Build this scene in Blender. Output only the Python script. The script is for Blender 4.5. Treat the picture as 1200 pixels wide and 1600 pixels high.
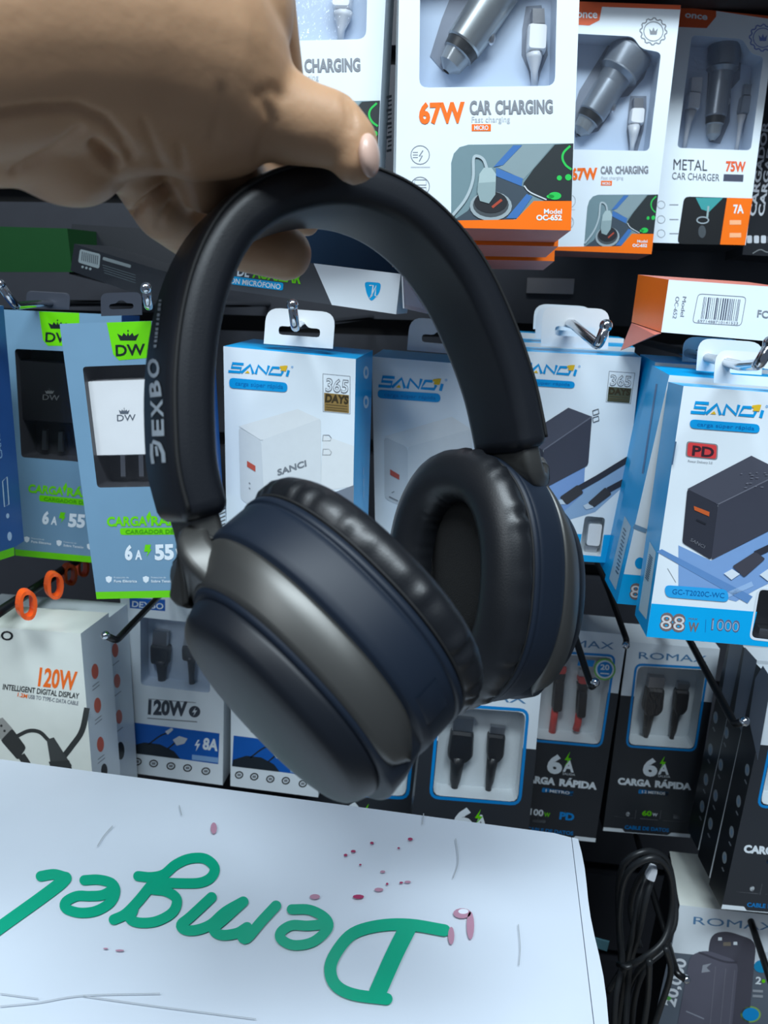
import bpy, math, random
from mathutils import Vector, Matrix
from mathutils.geometry import tessellate_polygon
from mathutils.bvhtree import BVHTree
random.seed(4)
S = bpy.context.scene
for o in list(bpy.data.objects): bpy.data.objects.remove(o, do_unlink=True)
COL = S.collection
# ------------------------------------------------------------ camera
FPX = 1200.0
CP = Vector((0, 0, 1.5))
YAW, PITCH, ROLL = math.radians(7), math.radians(15.4), math.radians(1.5)
fh = Vector((-math.sin(YAW), math.cos(YAW), 0))
CF = fh * math.cos(PITCH) - Vector((0, 0, 1)) * math.sin(PITCH)
r0 = Vector((math.cos(YAW), math.sin(YAW), 0)); u0 = r0.cross(CF)
CR = r0 * math.cos(ROLL) + u0 * math.sin(ROLL)
CU = u0 * math.cos(ROLL) - r0 * math.sin(ROLL)
cd = bpy.data.cameras.new('camera'); co = bpy.data.objects.new('camera', cd); COL.objects.link(co)
co.matrix_world = Matrix(((CR.x, CU.x, -CF.x, CP.x), (CR.y, CU.y, -CF.y, CP.y), (CR.z, CU.z, -CF.z, CP.z), (0, 0, 0, 1)))
cd.sensor_fit = 'VERTICAL'; cd.sensor_height = 36; cd.sensor_width = 27; cd.lens = 27; cd.clip_start = .01
cd.dof.use_dof = True; cd.dof.focus_distance = .40; cd.dof.aperture_fstop = 16
S.camera = co
# ------------------------------------------------------------ light
S.view_settings.view_transform = 'Standard'; S.view_settings.look = 'None'
S.view_settings.exposure = 0; S.view_settings.gamma = 1; S.view_settings.use_curve_mapping = False
w = bpy.data.worlds.new('shop_ambient'); S.world = w; w.use_nodes = True
bg = w.node_tree.nodes['Background']; bg.inputs[0].default_value = (.62, .76, 1, 1); bg.inputs[1].default_value = .16
def area(name, loc, tgt, sx, sy, power, col):
    l = bpy.data.lights.new(name, 'AREA'); l.shape = 'RECTANGLE'; l.size = sx; l.size_y = sy; l.energy = power; l.color = col
    o = bpy.data.objects.new(name, l); COL.objects.link(o); o.location = loc
    o.rotation_euler = (Vector(tgt) - Vector(loc)).to_track_quat('-Z', 'Y').to_euler(); return o
area('ceiling_tube_light', (.2, -.32, 2.7), (.05, .5, 1.3), 1.2, .3, 39, (.80, .92, 1))
area('ceiling_panel_light', (-1.0, -1.2, 2.8), (0, .5, 1.3), .6, .6, 12, (.86, .94, 1))
# ------------------------------------------------------------ materials
def lin(c):
    return tuple((v / 255 / 12.92 if v / 255 <= .04045 else ((v / 255 + .055) / 1.055) ** 2.4) for v in c)
MC = {}
def mat(name, c, rough=.5, metal=0, coat=0, var=.05, scale=60, bump=0, bscale=400, sss=0, spec=.5):
    if name in MC: return MC[name]
    m = bpy.data.materials.new(name); m.use_nodes = True; nt = m.node_tree; N = nt.nodes; L = nt.links
    b = N['Principled BSDF']; b.inputs['Roughness'].default_value = rough; b.inputs['Metallic'].default_value = metal
    b.inputs['Coat Weight'].default_value = coat; b.inputs['Specular IOR Level'].default_value = spec
    c = lin(c)
    tc = N.new('ShaderNodeTexCoord'); n = N.new('ShaderNodeTexNoise'); n.inputs['Scale'].default_value = scale; n.inputs['Detail'].default_value = 3
    L.new(tc.outputs['Object'], n.inputs['Vector'])
    mx = N.new('ShaderNodeMix'); mx.data_type = 'RGBA'
    mx.inputs[6].default_value = (*[v * (1 - var) for v in c], 1); mx.inputs[7].default_value = (*[min(1, v * (1 + var)) for v in c], 1)
    L.new(n.outputs['Fac'], mx.inputs[0]); L.new(mx.outputs[2], b.inputs['Base Color'])
    if bump:
        n2 = N.new('ShaderNodeTexNoise'); n2.inputs['Scale'].default_value = bscale; n2.inputs['Detail'].default_value = 4
        L.new(tc.outputs['Object'], n2.inputs['Vector'])
        bp = N.new('ShaderNodeBump'); bp.inputs['Strength'].default_value = bump; bp.inputs['Distance'].default_value = .001
        L.new(n2.outputs['Fac'], bp.inputs['Height']); L.new(bp.outputs[0], b.inputs['Normal'])
    if sss:
        b.inputs['Subsurface Weight'].default_value = sss; b.inputs['Subsurface Radius'].default_value = (.006, .002, .001); b.inputs['Subsurface Scale'].default_value = .5
    MC[name] = m; return m
def film():
    if 'clear_film' in MC: return MC['clear_film']
    m = bpy.data.materials.new('clear_film'); m.use_nodes = True; nt = m.node_tree; N = nt.nodes
    N.remove(N['Principled BSDF'])
    t = N.new('ShaderNodeBsdfTransparent'); g = N.new('ShaderNodeBsdfGlossy'); g.inputs['Roughness'].default_value = .12
    no = N.new('ShaderNodeTexNoise'); no.inputs['Scale'].default_value = 25
    bp = N.new('ShaderNodeBump'); bp.inputs['Strength'].default_value = .15; bp.inputs['Distance'].default_value = .004
    nt.links.new(no.outputs['Fac'], bp.inputs['Height']); nt.links.new(bp.outputs[0], g.inputs['Normal'])
    mx = N.new('ShaderNodeMixShader'); mx.inputs[0].default_value = .07
    nt.links.new(t.outputs[0], mx.inputs[1]); nt.links.new(g.outputs[0], mx.inputs[2])
    nt.links.new(mx.outputs[0], N['Material Output'].inputs[0]); MC['clear_film'] = m; return m
INKN = {}
def ink(*c):   # printed ink of one colour
    return mat('ink_%02x%02x%02x' % c, c, .38, var=.03, scale=200)
WHITE = mat('white_card', (224, 233, 239), .32, var=.03, bump=.05, bscale=60)
CYAN = mat('cyan_card', (0, 164, 226), .3, var=.05, bump=.05, bscale=60)
DEEPBLUE = mat('deep_blue_ink', (20, 112, 178), .35, var=.05)
STEEL = mat('steel_blue_card', (112, 148, 174), .36, var=.06, scale=40)
NAVYSIDE = mat('blue_side_card', (40, 86, 150), .36)
LIME = mat('lime_ink', (104, 206, 0), .4)
ORANGE = mat('orange_card', (244, 112, 10), .35)
ORANGEDK = mat('red_orange_card', (214, 92, 48), .4)
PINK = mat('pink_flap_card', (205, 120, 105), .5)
BLACKC = mat('black_card', (26, 29, 34), .38)
GREYC = mat('charcoal_card', (44, 48, 54), .4)
TRAY = mat('pale_blue_plastic_tray', (188, 203, 222), .3, var=.03)
TRAYW = mat('white_plastic_tray', (214, 222, 226), .3, var=.03)
TRAYD = mat('dark_window_interior', (58, 58, 62), .4, var=.2)
BOARD = mat('grey_inner_board', (120, 122, 124), .7)
METAL = mat('brushed_metal', (190, 192, 196), .28, 1)
GUN = mat('gunmetal_shell', (92, 98, 104), .32, .8)
BLACKP = mat('black_plastic', (24, 25, 28), .35)
DARKP = mat('dark_grey_plastic', (52, 56, 64), .4)
WHITEP = mat('white_plastic', (238, 240, 242), .3)
GREYP = mat('light_grey_plastic', (196, 200, 206), .35)
CHROME = mat('chrome_wire', (205, 210, 216), .14, 1)
BLACKROD = mat('black_coated_wire', (14, 15, 17), .3)
REDP = mat('red_braid', (205, 62, 58), .5)
TABW = mat('white_card_tab', (232, 236, 238), .4)
TABG = mat('grey_card_tab', (92, 104, 124), .5)
# ------------------------------------------------------------ pixels to place
def ray(x, y):
    return (CF + CR * ((x - 600) / FPX) - CU * ((y - 800) / FPX))
def atY(x, y, Y):
    d = ray(x, y); return CP + d * (Y / d.y)
def c2w(p):
    return CP + CR * p[0] - CU * p[1] + CF * p[2]
def atZ(x, y, Z):
    return CP + ray(x, y) * Z
class Face:
    def __init__(s, o, n): s.o = o.copy(); s.n = n.normalized()
    def P(s, x, y, off=0):
        d = ray(x, y); o = s.o + s.n * off
        return CP + d * ((o - CP).dot(s.n) / d.dot(s.n))
    def pxm(s, x, y): return (s.P(x + 1, y) - s.P(x, y)).length
def fitplane(q, Y):
    cx = sum(p[0] for p in q) / 4; cy = sum(p[1] for p in q) / 4; O = atY(cx, cy, Y); best = None
    for i in range(-10, 11):
        for j in range(-10, 11):
            ya = math.radians(i * 2); ti = math.radians(j * 2)
            n = Vector((math.sin(ya) * math.cos(ti), -math.cos(ya) * math.cos(ti), math.sin(ti)))
            f = Face(O, n); a, b, c, d = [f.P(*p) for p in q]
            e = [b - a, c - b, d - c, a - d]; l = [v.length for v in e]
            sc = sum((e[k].dot(e[(k + 1) % 4]) / l[k] / l[(k + 1) % 4]) ** 2 for k in range(4))
            sc += ((l[0] - l[2]) / (l[0] + l[2])) ** 2 * 2 + ((l[1] - l[3]) / (l[1] + l[3])) ** 2 * 2 + .25 * (ya * ya + ti * ti)
            if best is None or sc < best[0]: best = (sc, f)
    return best[1]
# ------------------------------------------------------------ mesh building
class MB:
    def __init__(s): s.v = []; s.f = []; s.m = []; s.sm = []; s.mats = []
    def mi(s, m):
        if m not in s.mats: s.mats.append(m)
        return s.mats.index(m)
    def face(s, pts, m, smooth=False):
        k = len(s.v); s.v += [Vector(p) for p in pts]; s.f.append(tuple(range(k, k + len(pts)))); s.m.append(s.mi(m)); s.sm.append(smooth)
    def add(s, vs, fs, m, smooth=False):
        k = len(s.v); s.v += [Vector(p) for p in vs]; i = s.mi(m)
        for f in fs: s.f.append(tuple(k + a for a in f)); s.m.append(i); s.sm.append(smooth)
    def grid(s, rows, m, closed=True, smooth=True, caps=False, alt=None):
        n = len(rows[0]); vs = [p for r in rows for p in r]; fs = []
        for i in range(len(rows) - 1):
            for j in range(n if closed else n - 1):
                j2 = (j + 1) % n; fs.append((i * n + j, i * n + j2, (i + 1) * n + j2, (i + 1) * n + j))
        if caps: fs += [tuple(range(n))[::-1], tuple((len(rows) - 1) * n + j for j in range(n))]
        s.add(vs, fs, m, smooth)
    def tube(s, pts, r, m, n=10, caps=True):
        pts = [Vector(p) for p in pts]; rows = []; up = None
        rr = r if isinstance(r, (list, tuple)) else [r] * len(pts)
        for i, p in enumerate(pts):
            t = (pts[min(i + 1, len(pts) - 1)] - pts[max(i - 1, 0)]).normalized()
            if up is None: up = t.orthogonal().normalized()
            up = (up - t * up.dot(t)); up = up.normalized() if up.length > 1e-6 else t.orthogonal().normalized()
            bi = t.cross(up)
            rows.append([p + (up * math.cos(2 * math.pi * k / n) + bi * math.sin(2 * math.pi * k / n)) * rr[i] for k in range(n)])
        s.grid(rows, m, caps=caps)
    def ball(s, c, r, m, n=12, sc=(1, 1, 1), M=None):
        rows = []
        for i in range(n + 1):
            a = math.pi * i / n; a = min(max(a, .02), math.pi - .02)
            row = []
            for j in range(n * 2):
                b = math.pi * j / n; d = Vector((math.sin(a) * math.cos(b) * sc[0], math.sin(a) * math.sin(b) * sc[1], math.cos(a) * sc[2])) * r
                row.append(Vector(c) + (M @ d if M else d))
            rows.append(row)
        s.grid(rows, m, caps=True)
    def prism(s, P, E, m):           # outline points and an extrusion vector
        n = len(P); Q = [p + E for p in P]
        s.face(P, m); s.face(Q[::-1], m)
        for i in range(n): s.face([P[i], Q[i], Q[(i + 1) % n], P[(i + 1) % n]], m)
    def build(s, name, parent=None):
        me = bpy.data.meshes.new(name); me.from_pydata([tuple(v) for v in s.v], [], s.f)
        for m in s.mats: me.materials.append(m)
        me.polygons.foreach_set('material_index', s.m); me.polygons.foreach_set('use_smooth', s.sm); me.update()
        o = bpy.data.objects.new(name, me); COL.objects.link(o)
        if parent is not None:
            o.parent = parent; off = Vector(); q = parent
            while q: off += q.location; q = q.parent
            for v in me.vertices: v.co -= off
        return o
def tag(o, label, cat, group=None, kind=None):
    o['label'] = label; o['category'] = cat
    if group: o['group'] = group
    if kind: o['kind'] = kind
    return o
def thing(name, label, cat, loc, group=None):
    o = bpy.data.objects.new(name, None); COL.objects.link(o); o.location = loc; o.empty_display_size = .02
    return tag(o, label, cat, group)
def recentre(o):                     # put a one-mesh thing's origin at its base
    me = o.data; xs = [v.co for v in me.vertices]
    c = Vector((sum(p.x for p in xs) / len(xs), sum(p.y for p in xs) / len(xs), min(p.z for p in xs)))
    for v in me.vertices: v.co -= c
    o.location = c; return o
# ------------------------------------------------------------ flat print on a face, traced in the face's own plane
EPS = .00012
def flat(mb, F, pts, m, layer=1, holes=()):
    loops = [[Vector((x, y, 0)) for x, y in pts]] + [[Vector((x, y, 0)) for x, y in h] for h in holes]
    tr = tessellate_polygon(loops); al = [p for l in loops for p in l]; fs = []
    for a, b, c in tr:
        A, B, C = al[a], al[b], al[c]
        fs.append((a, b, c) if (B - A).cross(C - A).z < 0 else (a, c, b))
    mb.add([F.P(p.x, p.y, layer * EPS) for p in al], fs, m)
def rq(q, r=6, n=4):                  # quad with rounded corners
    out = []; k = len(q)
    for i in range(k):
        p = Vector(q[i]); a = Vector(q[i - 1]) - p; b = Vector(q[(i + 1) % k]) - p
        ra = min(r, a.length * .48); rb = min(r, b.length * .48)
        p0 = p + a.normalized() * ra; p2 = p + b.normalized() * rb
        for j in range(n + 1):
            t = j / n; v = p0 * (1 - t) ** 2 + p * 2 * t * (1 - t) + p2 * t * t; out.append((v.x, v.y))
    return out
def box4(x0, y0, x1, y1, sk=0): return [(x0, y0), (x1, y0 + sk), (x1, y1 + sk), (x0, y1)]
def ell(cx, cy, rx, ry=None, n=20):
    ry = rx if ry is None else ry
    return [(cx + rx * math.cos(2 * math.pi * i / n), cy + ry * math.sin(2 * math.pi * i / n)) for i in range(n)]
def smooth(pts, k=5):
    P = [Vector(p) for p in pts]; P = [P[0] * 2 - P[1]] + P + [P[-1] * 2 - P[-2]]; out = []
    for i in range(1, len(P) - 2):
        for j in range(k):
            t = j / k; a, b, c, d = P[i - 1:i + 3]
            out.append(.5 * (2 * b + (c - a) * t + (2 * a - 5 * b + 4 * c - d) * t * t + (3 * b - a - 3 * c + d) * t ** 3))
    out.append(P[-2]); return out
def stroke(mb, F, pts, wd, m, layer=1, sm=True, caps=False, closed=False, rise=0):
    P = smooth(pts) if sm else [Vector(p) for p in pts]
    if closed: P = P + [P[0]]
    L = []; R = []; n = len(P)
    for i in range(n):
        if closed: t = P[(i + 1) % (n - 1)] - P[(i - 1) % (n - 1)]
        else: t = P[min(i + 1, n - 1)] - P[max(i - 1, 0)]
        t = t.normalized(); nn = Vector((-t.y, t.x)); ww = wd[min(i * len(wd) // n, len(wd) - 1)] if isinstance(wd, (list, tuple)) else wd
        L.append(P[i] + nn * ww / 2); R.append(P[i] - nn * ww / 2)
    vs = [F.P(p.x, p.y, (layer + rise * (i % n) / n) * EPS) for i, p in enumerate(L + R)]
    mb.add(vs, [(i, i + 1, n + i + 1, n + i) for i in range(n - 1)], m)
    if caps:
        ww = wd if not isinstance(wd, (list, tuple)) else wd[0]
        for p in (P[0], P[-1]): flat(mb, F, ell(p.x, p.y, ww / 2, n=14), m, layer)
def ring(mb, F, pts, wd, m, layer=1): stroke(mb, F, pts, wd, m, layer, sm=False, closed=True)
TC = {}
def glyphs(s, bold):
    if (s, bold) in TC: return TC[(s, bold)]
    cu = bpy.data.curves.new('lettering', 'FONT'); cu.body = s; cu.offset = bold; cu.resolution_u = 3; cu.fill_mode = 'FRONT'
    o = bpy.data.objects.new('lettering', cu); COL.objects.link(o); bpy.context.view_layer.update()
    ev = o.evaluated_get(bpy.context.evaluated_depsgraph_get()); me = ev.to_mesh()
    vs = [(v.co.x, v.co.y) for v in me.vertices]; fs = [tuple(p.vertices) for p in me.polygons]
    ev.to_mesh_clear(); bpy.data.objects.remove(o, do_unlink=True); bpy.data.curves.remove(cu)
    x0 = min(v[0] for v in vs); x1 = max(v[0] for v in vs)
    TC[(s, bold)] = ([((x - x0) / (x1 - x0), y / .70) for x, y in vs], fs); return TC[(s, bold)]
def textpx(s, p0, p1, h, bold=0, slant=0, flip=1):
    vs, fs = glyphs(s, bold); a = Vector(p0); b = Vector(p1) - a; d = b.normalized(); up = Vector((d.y, -d.x)) * flip
    return [a + b * x + up * h * y + d * (slant * h * y) for x, y in vs], fs
def text(mb, F, s, p0, p1, h, m, layer=2, bold=.0, slant=0):
    vs, fs = textpx(s, p0, p1, h, bold, slant)
    mb.add([F.P(p.x, p.y, layer * EPS) for p in vs], fs, m)
def slab(mb, F, pts, z0, z1, m, bev=.15, holes=()):   # raised or sunk solid with the outline pts
    n = len(pts); cx = sum(p[0] for p in pts) / n; cy = sum(p[1] for p in pts) / n
    b = abs(z1 - z0) * .3; k = 1 - bev
    if holes:
        f0 = MB(); flat(mb, Face(F.o + F.n * z1, F.n), pts, m, 0, holes); flat(mb, Face(F.o + F.n * z0, F.n), pts, m, 0, holes)
        for lp in [pts] + list(holes):
            for i in range(len(lp)):
                a = lp[i]; c = lp[(i + 1) % len(lp)]
                A = F.P(*a, z1); C = F.P(*c, z1); d = F.n * (z0 - z1); mb.face([A, A + d, C + d, C], m)
        return
    base = [F.P(*p, 0) for p in pts]; cen = F.P(cx, cy, 0)
    rows = [[p + F.n * z0 for p in base], [p + F.n * (z1 - b) for p in base], [cen + (p - cen) * k + F.n * z1 for p in base]]
    mb.grid(rows, m, smooth=False, caps=True)
def lathe(mb, F, p0, p1, z, prof, n=20):
    A = F.P(*p0, z); B = F.P(*p1, z); ax = B - A; t = ax.normalized(); u = t.cross(F.n).normalized(); k = F.pxm(*p0)
    for i in range(len(prof) - 1):
        rows = []
        for (tt, r, m) in prof[i:i + 2]:
            c = A + ax * tt
            rows.append([c + (u * math.cos(2 * math.pi * j / n) + F.n * math.sin(2 * math.pi * j / n)) * r * k for j in range(n)])
        mb.grid(rows, prof[i][2], smooth=True)
    mb.face(rows[1], prof[-1][2])
def quadmap(q0, q1):                  # pixel of one carton's printed face -> same place on another's
    def uv(p):
        u = v = .5
        for _ in range(12):
            A, B, C, D = [Vector(c) for c in q0]
            f = (A * (1 - u) + B * u) * (1 - v) + (D * (1 - u) + C * u) * v - Vector(p)
            du = (B - A) * (1 - v) + (C - D) * v; dv = (D - A) * (1 - u) + (C - B) * u
            det = du.x * dv.y - du.y * dv.x; u -= (f.x * dv.y - f.y * dv.x) / det; v -= (du.x * f.y - du.y * f.x) / det
        return u, v
    def m(x, y):
        u, v = uv((x, y)); A, B, C, D = [Vector(c) for c in q1]
        r = (A * (1 - u) + B * u) * (1 - v) + (D * (1 - u) + C * u) * v; return (r.x, r.y)
    return m
class Carton:
    def __init__(s, name, label, cat, q, Y, depth, front, side=None, top=None, bot=None, left=None, group=None, ext=None, plane=None):
        s.q = q; s.F = plane or fitplane(q, Y); s.c = [s.F.P(*p) for p in q]; s.front = front; s.side = side or front; s.top = top or s.side; s.bot = bot or s.side; s.left = left or s.side
        s.E = (atY(*ext) - s.c[0]) if ext else s.F.n * -depth
        b = [p + s.E for p in s.c]; s.b = b
        s.root = thing(name, label, cat, (s.c[2] + s.c[3] + b[2] + b[3]) / 4, group)
        s.mb = MB(); s.wins = []
    def sideface(s, i):               # 0 top 1 right 2 bottom 3 left
        a = s.c[i]; b = s.c[(i + 1) % 4]; n = (b - a).cross(s.E); cen = sum(s.c, Vector()) / 4
        if n.dot((a + b) / 2 - cen) < 0: n = -n
        return Face(a, n)
    def window(s, pts, depth, tray, film_=True):
        s.wins.append(pts); n = len(pts); f = s.F; mb = MB()
        bk = Face(f.o - f.n * depth, f.n)
        A = [f.P(*p) for p in pts]; B = [p - f.n * depth for p in A]
        for i in range(n): mb.face([A[i], B[i], B[(i + 1) % n], A[(i + 1) % n]], tray)
        mb.face(B[::-1], tray)
        mb.build('window_tray', s.root)
        if film_:
            m2 = MB(); m2.prism([p - f.n * .0006 for p in A], f.n * .0003, film()); m2.build('window_film', s.root)
        return Face(f.o - f.n * depth, f.n)
    def part(s, name, mb, label=None):
        o = mb.build(name, s.root)
        if label: o['label'] = label
        return o
    def tab(s, bl, br, h, back, m=TABW, slot=True, r=22):
        F = Face(s.F.o - s.F.n * back, s.F.n); bl = Vector(bl); br = Vector(br); d = br - bl; up = Vector((d.y, -d.x)).normalized() * h
        L = lambda u, v: tuple(bl + d * u + up * v)
        pts = [tuple(bl)] + rq([tuple(bl), L(0, 1), L(1, 1), tuple(br)], r, 5)[6:18] + [tuple(br)]
        hole = [rq([L(.2, .28), L(.2, .52), L(.38, .52), L(.43, .66), L(.57, .66), L(.62, .52), L(.8, .52), L(.8, .28)], 5, 2)] if slot else []
        mb = MB(); slab(mb, F, pts, -.0006, 0, m, holes=hole); s.part('hang_tab', mb)
    def done(s):
        c, b, mb = s.c, s.b, s.mb
        flat(mb, s.F, s.q, s.front, 0, s.wins)
        for i, m in ((0, s.top), (1, s.side), (2, s.bot), (3, s.left)):
            mb.face([c[i], b[i], b[(i + 1) % 4], c[(i + 1) % 4]], m)
        mb.face(b[::-1], BOARD)
        return s.part('carton', mb)
def usb(C, T, head, z, body, tail, mats):
    """a plug lying in its tray: head and body quads, a tapering neck and cable, all traced on the tray plane T"""
    mb = MB(); mh, mbd, mt = mats
    slab(mb, T, head, .0005, z * .7, mh, .05); slab(mb, T, rq(body, 4, 2), .0003, z, mbd, .12)
    pts = [T.P(x, y, z * .45) for x, y, r in tail]; rs = [r * T.pxm(*tail[0][:2]) for x, y, r in tail]
    mb.tube(pts, rs, mt, 10); C.part('cable_plug', mb)
# ============================================================ setting
def structure(o): o['kind'] = 'structure'; return o
mb = MB(); z = -.02; SLAT = mat('slatwall_laminate', (46, 48, 54), .45, var=.12); GRV = mat('slatwall_groove', (16, 17, 19), .6)
z = .03
while z < 2.5:                        # slatwall: boards with dark grooves between them
    y = .78; h = .105
    for x0, x1 in ((-1.6, 1.6),):
        P = [Vector((x0, y, z)), Vector((x1, y, z)), Vector((x1, y, z + h)), Vector((x0, y, z + h))]
        mb.prism(P, Vector((0, .018, 0)), SLAT)
    z += h + .016
mb.prism([Vector((-1.6, .798, 0)), Vector((1.6, .798, 0)), Vector((1.6, .798, 2.5)), Vector((-1.6, .798, 2.5))], Vector((0, .02, 0)), GRV)
structure(mb.build('wall_back'))
mb = MB(); mb.prism([Vector((-1.6, -1.6, 0)), Vector((1.6, -1.6, 0)), Vector((1.6, .8, 0)), Vector((-1.6, .8, 0))], Vector((0, 0, -.05)), mat('floor_tile', (150, 150, 148), .3))
structure(mb.build('floor'))

mb = MB(); zs = atY(1000, -48, .60).z; xs = atY(900, 0, .60).x      # board added to shade the two right-hand car charger cartons
mb.prism([Vector((xs, .60, zs)), Vector((1.3, .60, zs)), Vector((1.3, .60, zs + .018)), Vector((xs, .60, zs + .018))], Vector((0, .179, 0)), mat('dark_shade_board', (44, 36, 34), .6))
tag(mb.build('shade_board'), 'dark board added above the two right-hand car charger cartons to shade them', 'shade board')
# ============================================================ car charger cartons, top row
BQ = [(627, -215), (913, -208), (892, 360), (617, 354)]
GTXT = ink(128, 132, 138); OINK = ink(244, 108, 14); LG = ink(190, 194, 198)
def once_print(C, win=True):
    q = C.q; M = quadmap(BQ, q); F = C.F; mb = C.mb; k = (q[2][0] - q[3][0]) / 275
    mp = lambda L: [M(*p) for p in L]
    T = lambda s, a, b, h, m, l=2, bo=.02: text(mb, F, s, M(*a), M(*b), h * k, m, l, bo)
    flat(mb, F, mp([(627, -215), (913, -208), (912, -198), (700, -203), (696, -172), (670, -160), (626, -162)]), ORANGEDK)
    T('once', (634, -178), (690, -177), 22, WHITE)
    T('67W', (655, 192), (727, 190), 30, OINK, 2, .045); T('CAR', (734, 178), (768, 177.5), 20, GTXT, 2, .04); T('CHARGING', (774, 177.5), (864, 176), 20, GTXT, 2, .04)
    T('Fast charging', (737, 191), (797, 190), 9, LG, 2, 0)
    flat(mb, F, mp([(737, 194), (767, 194), (767, 205), (737, 205)]), OINK); T('MICRO', (741, 203), (763, 203), 7, WHITE)
    for cy in (242, 291):
        ring(mb, F, mp(ell(656.5, cy, 14.5)), 1.2 * k, GTXT)
        if cy < 260:
            stroke(mb, F, mp([(661, 235), (655, 244), (660, 243), (655, 252)]), 1.6 * k, GTXT, sm=False)
            for d in (-4, 0, 4): stroke(mb, F, mp([(645, cy + d), (653, cy + d)]), 1 * k, GTXT, sm=False)
        else:
            for d in (-6, 6): ring(mb, F, mp(box4(648, cy + d - 4, 666, cy + d + 4)), 1.2 * k, GTXT)
    stroke(mb, F, mp([(642, 261), (672, 261)]), 1.6 * k, LG, sm=False)
    # printed picture
    PB = ink(112, 136, 142)
    flat(mb, F, mp([(705, 346), (705, 254), (709, 240), (718, 230), (732, 226), (896, 224), (893, 320), (806, 346)]), PB)
    flat(mb, F, mp([(775, 276), (815, 290), (830, 300), (800, 346), (706, 346), (730, 330)]), ink(62, 74, 84), 2)
    for P_ in ([(802, 227), (816, 227), (786, 258), (771, 261)], [(775, 262), (817, 279), (815, 291), (775, 275)], [(823, 303), (832, 307), (808, 341), (791, 341)]):
        flat(mb, F, mp(P_), ink(62, 110, 170), 3)
    flat(mb, F, mp([(816, 226), (866, 225), (832, 265), (818, 280), (778, 262), (788, 256)]), ink(132, 150, 154), 2)
    flat(mb, F, mp([(867, 226), (896, 224), (893, 314), (852, 312), (820, 295), (818, 286), (833, 265)]), ink(40, 46, 48), 4)
    stroke(mb, F, mp([(819, 290), (828, 300), (854, 312)]), 2 * k, ink(200, 205, 208), 5)
    GR = ink(40, 190, 80)
    stroke(mb, F, mp([(891, 228), (881, 238), (879, 248), (884, 258), (893, 265)]), 3.4 * k, GR, 5)
    for x, y, a, b in ((874, 278, 4, 4), (888, 277, 5, 5), (867, 306, 10, 6), (860, 307, 6, 3)): flat(mb, F, mp(ell(x, y, a, b)), GR, 5)
    for x, y, a, b, c in ((767, 322, 33, 23, (150, 162, 166)), (767, 320, 28, 19, (70, 76, 80)), (767, 316, 26, 17, (38, 40, 44))): flat(mb, F, mp(ell(x, y, a, b)), ink(*c), 5 if a == 33 else (6 if a == 28 else 7))
    stroke(mb, F, mp([(769, 324), (784, 312)]), 4 * k, ink(170, 70, 50), 8, sm=False)
    stroke(mb, F, mp([(761, 264), (756, 250), (747, 244), (740, 248), (739, 280), (728, 310), (706, 338)]), 4.5 * k, ink(170, 184, 188), 6)
    flat(mb, F, mp([(746, 300), (749, 272), (756, 262), (768, 262), (775, 272), (774, 304), (764, 318), (750, 314)]), ink(165, 184, 184), 8)
    flat(mb, F, mp([(746, 300), (747, 286), (774, 284), (774, 304), (764, 318), (750, 314)]), ink(140, 160, 162), 9)
    flat(mb, F, mp([(617, 346), (806, 343), (834, 314), (893.5, 314), (892, 360), (617, 354)]), ORANGE, 6)
    T('Model', (850, 334), (878, 334), 7.5, WHITE, 7); T('OC-652', (838, 344), (878, 344), 8, WHITE, 7, .04)
SIL = mat('silver_metal', (176, 182, 184), .3, .85); SILD = mat('dark_silver_metal', (142, 150, 160), .34, .6); CHK = mat('charger_black_ring', (34, 36, 38), .4)
CLR = mat('grey_glassy_tip', (150, 156, 160), .2, .4)
def charger(C, T, p0, p1, r, head):
    mb = MB(); k = r
    prof = [(0, .18 * k, CLR), (.06, .62 * k, CLR), (.16, .72 * k, CLR), (.17, .82 * k, CHK), (.24, .88 * k, CHK), (.245, .9 * k, SIL if not head else SILD), (.26, .96 * k, SIL if not head else SILD), (.60, 1.0 * k, SIL if not head else SILD)]
    if head: prof += [(.70, 1.08 * k, SILD), (.74, 1.42 * k, SILD), (.76, 1.36 * k, SILD), (.97, 1.5 * k, SILD), (1, 1.4 * k, SILD)]
    else: prof += [(.84, 1.0 * k, SIL), (.845, .96 * k, SILD), (.86, 1.05 * k, SILD), (1, 1.1 * k, SILD)]
    lathe(mb, T, p0, p1, .004, prof)
    C.part('car_charger', mb)
    a = Vector(p0); d = Vector(p1) - a; n = Vector((-d.y, d.x)).normalized(); c = a + d * .42 + n * r * .95
    m2 = MB(); m2.ball(T.P(c.x, c.y, .005), r * .22 * T.pxm(c.x, c.y), METAL, 8, (1, 1, 1.6)); C.part('spring_clip', m2)
def recess_shade(mb, T, pts): flat(mb, T, pts, mat('tray_recess_shade', (120, 128, 142), .45), 2)  # flat darker patch on the tray, painting in the shade of its cut-outs
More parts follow.
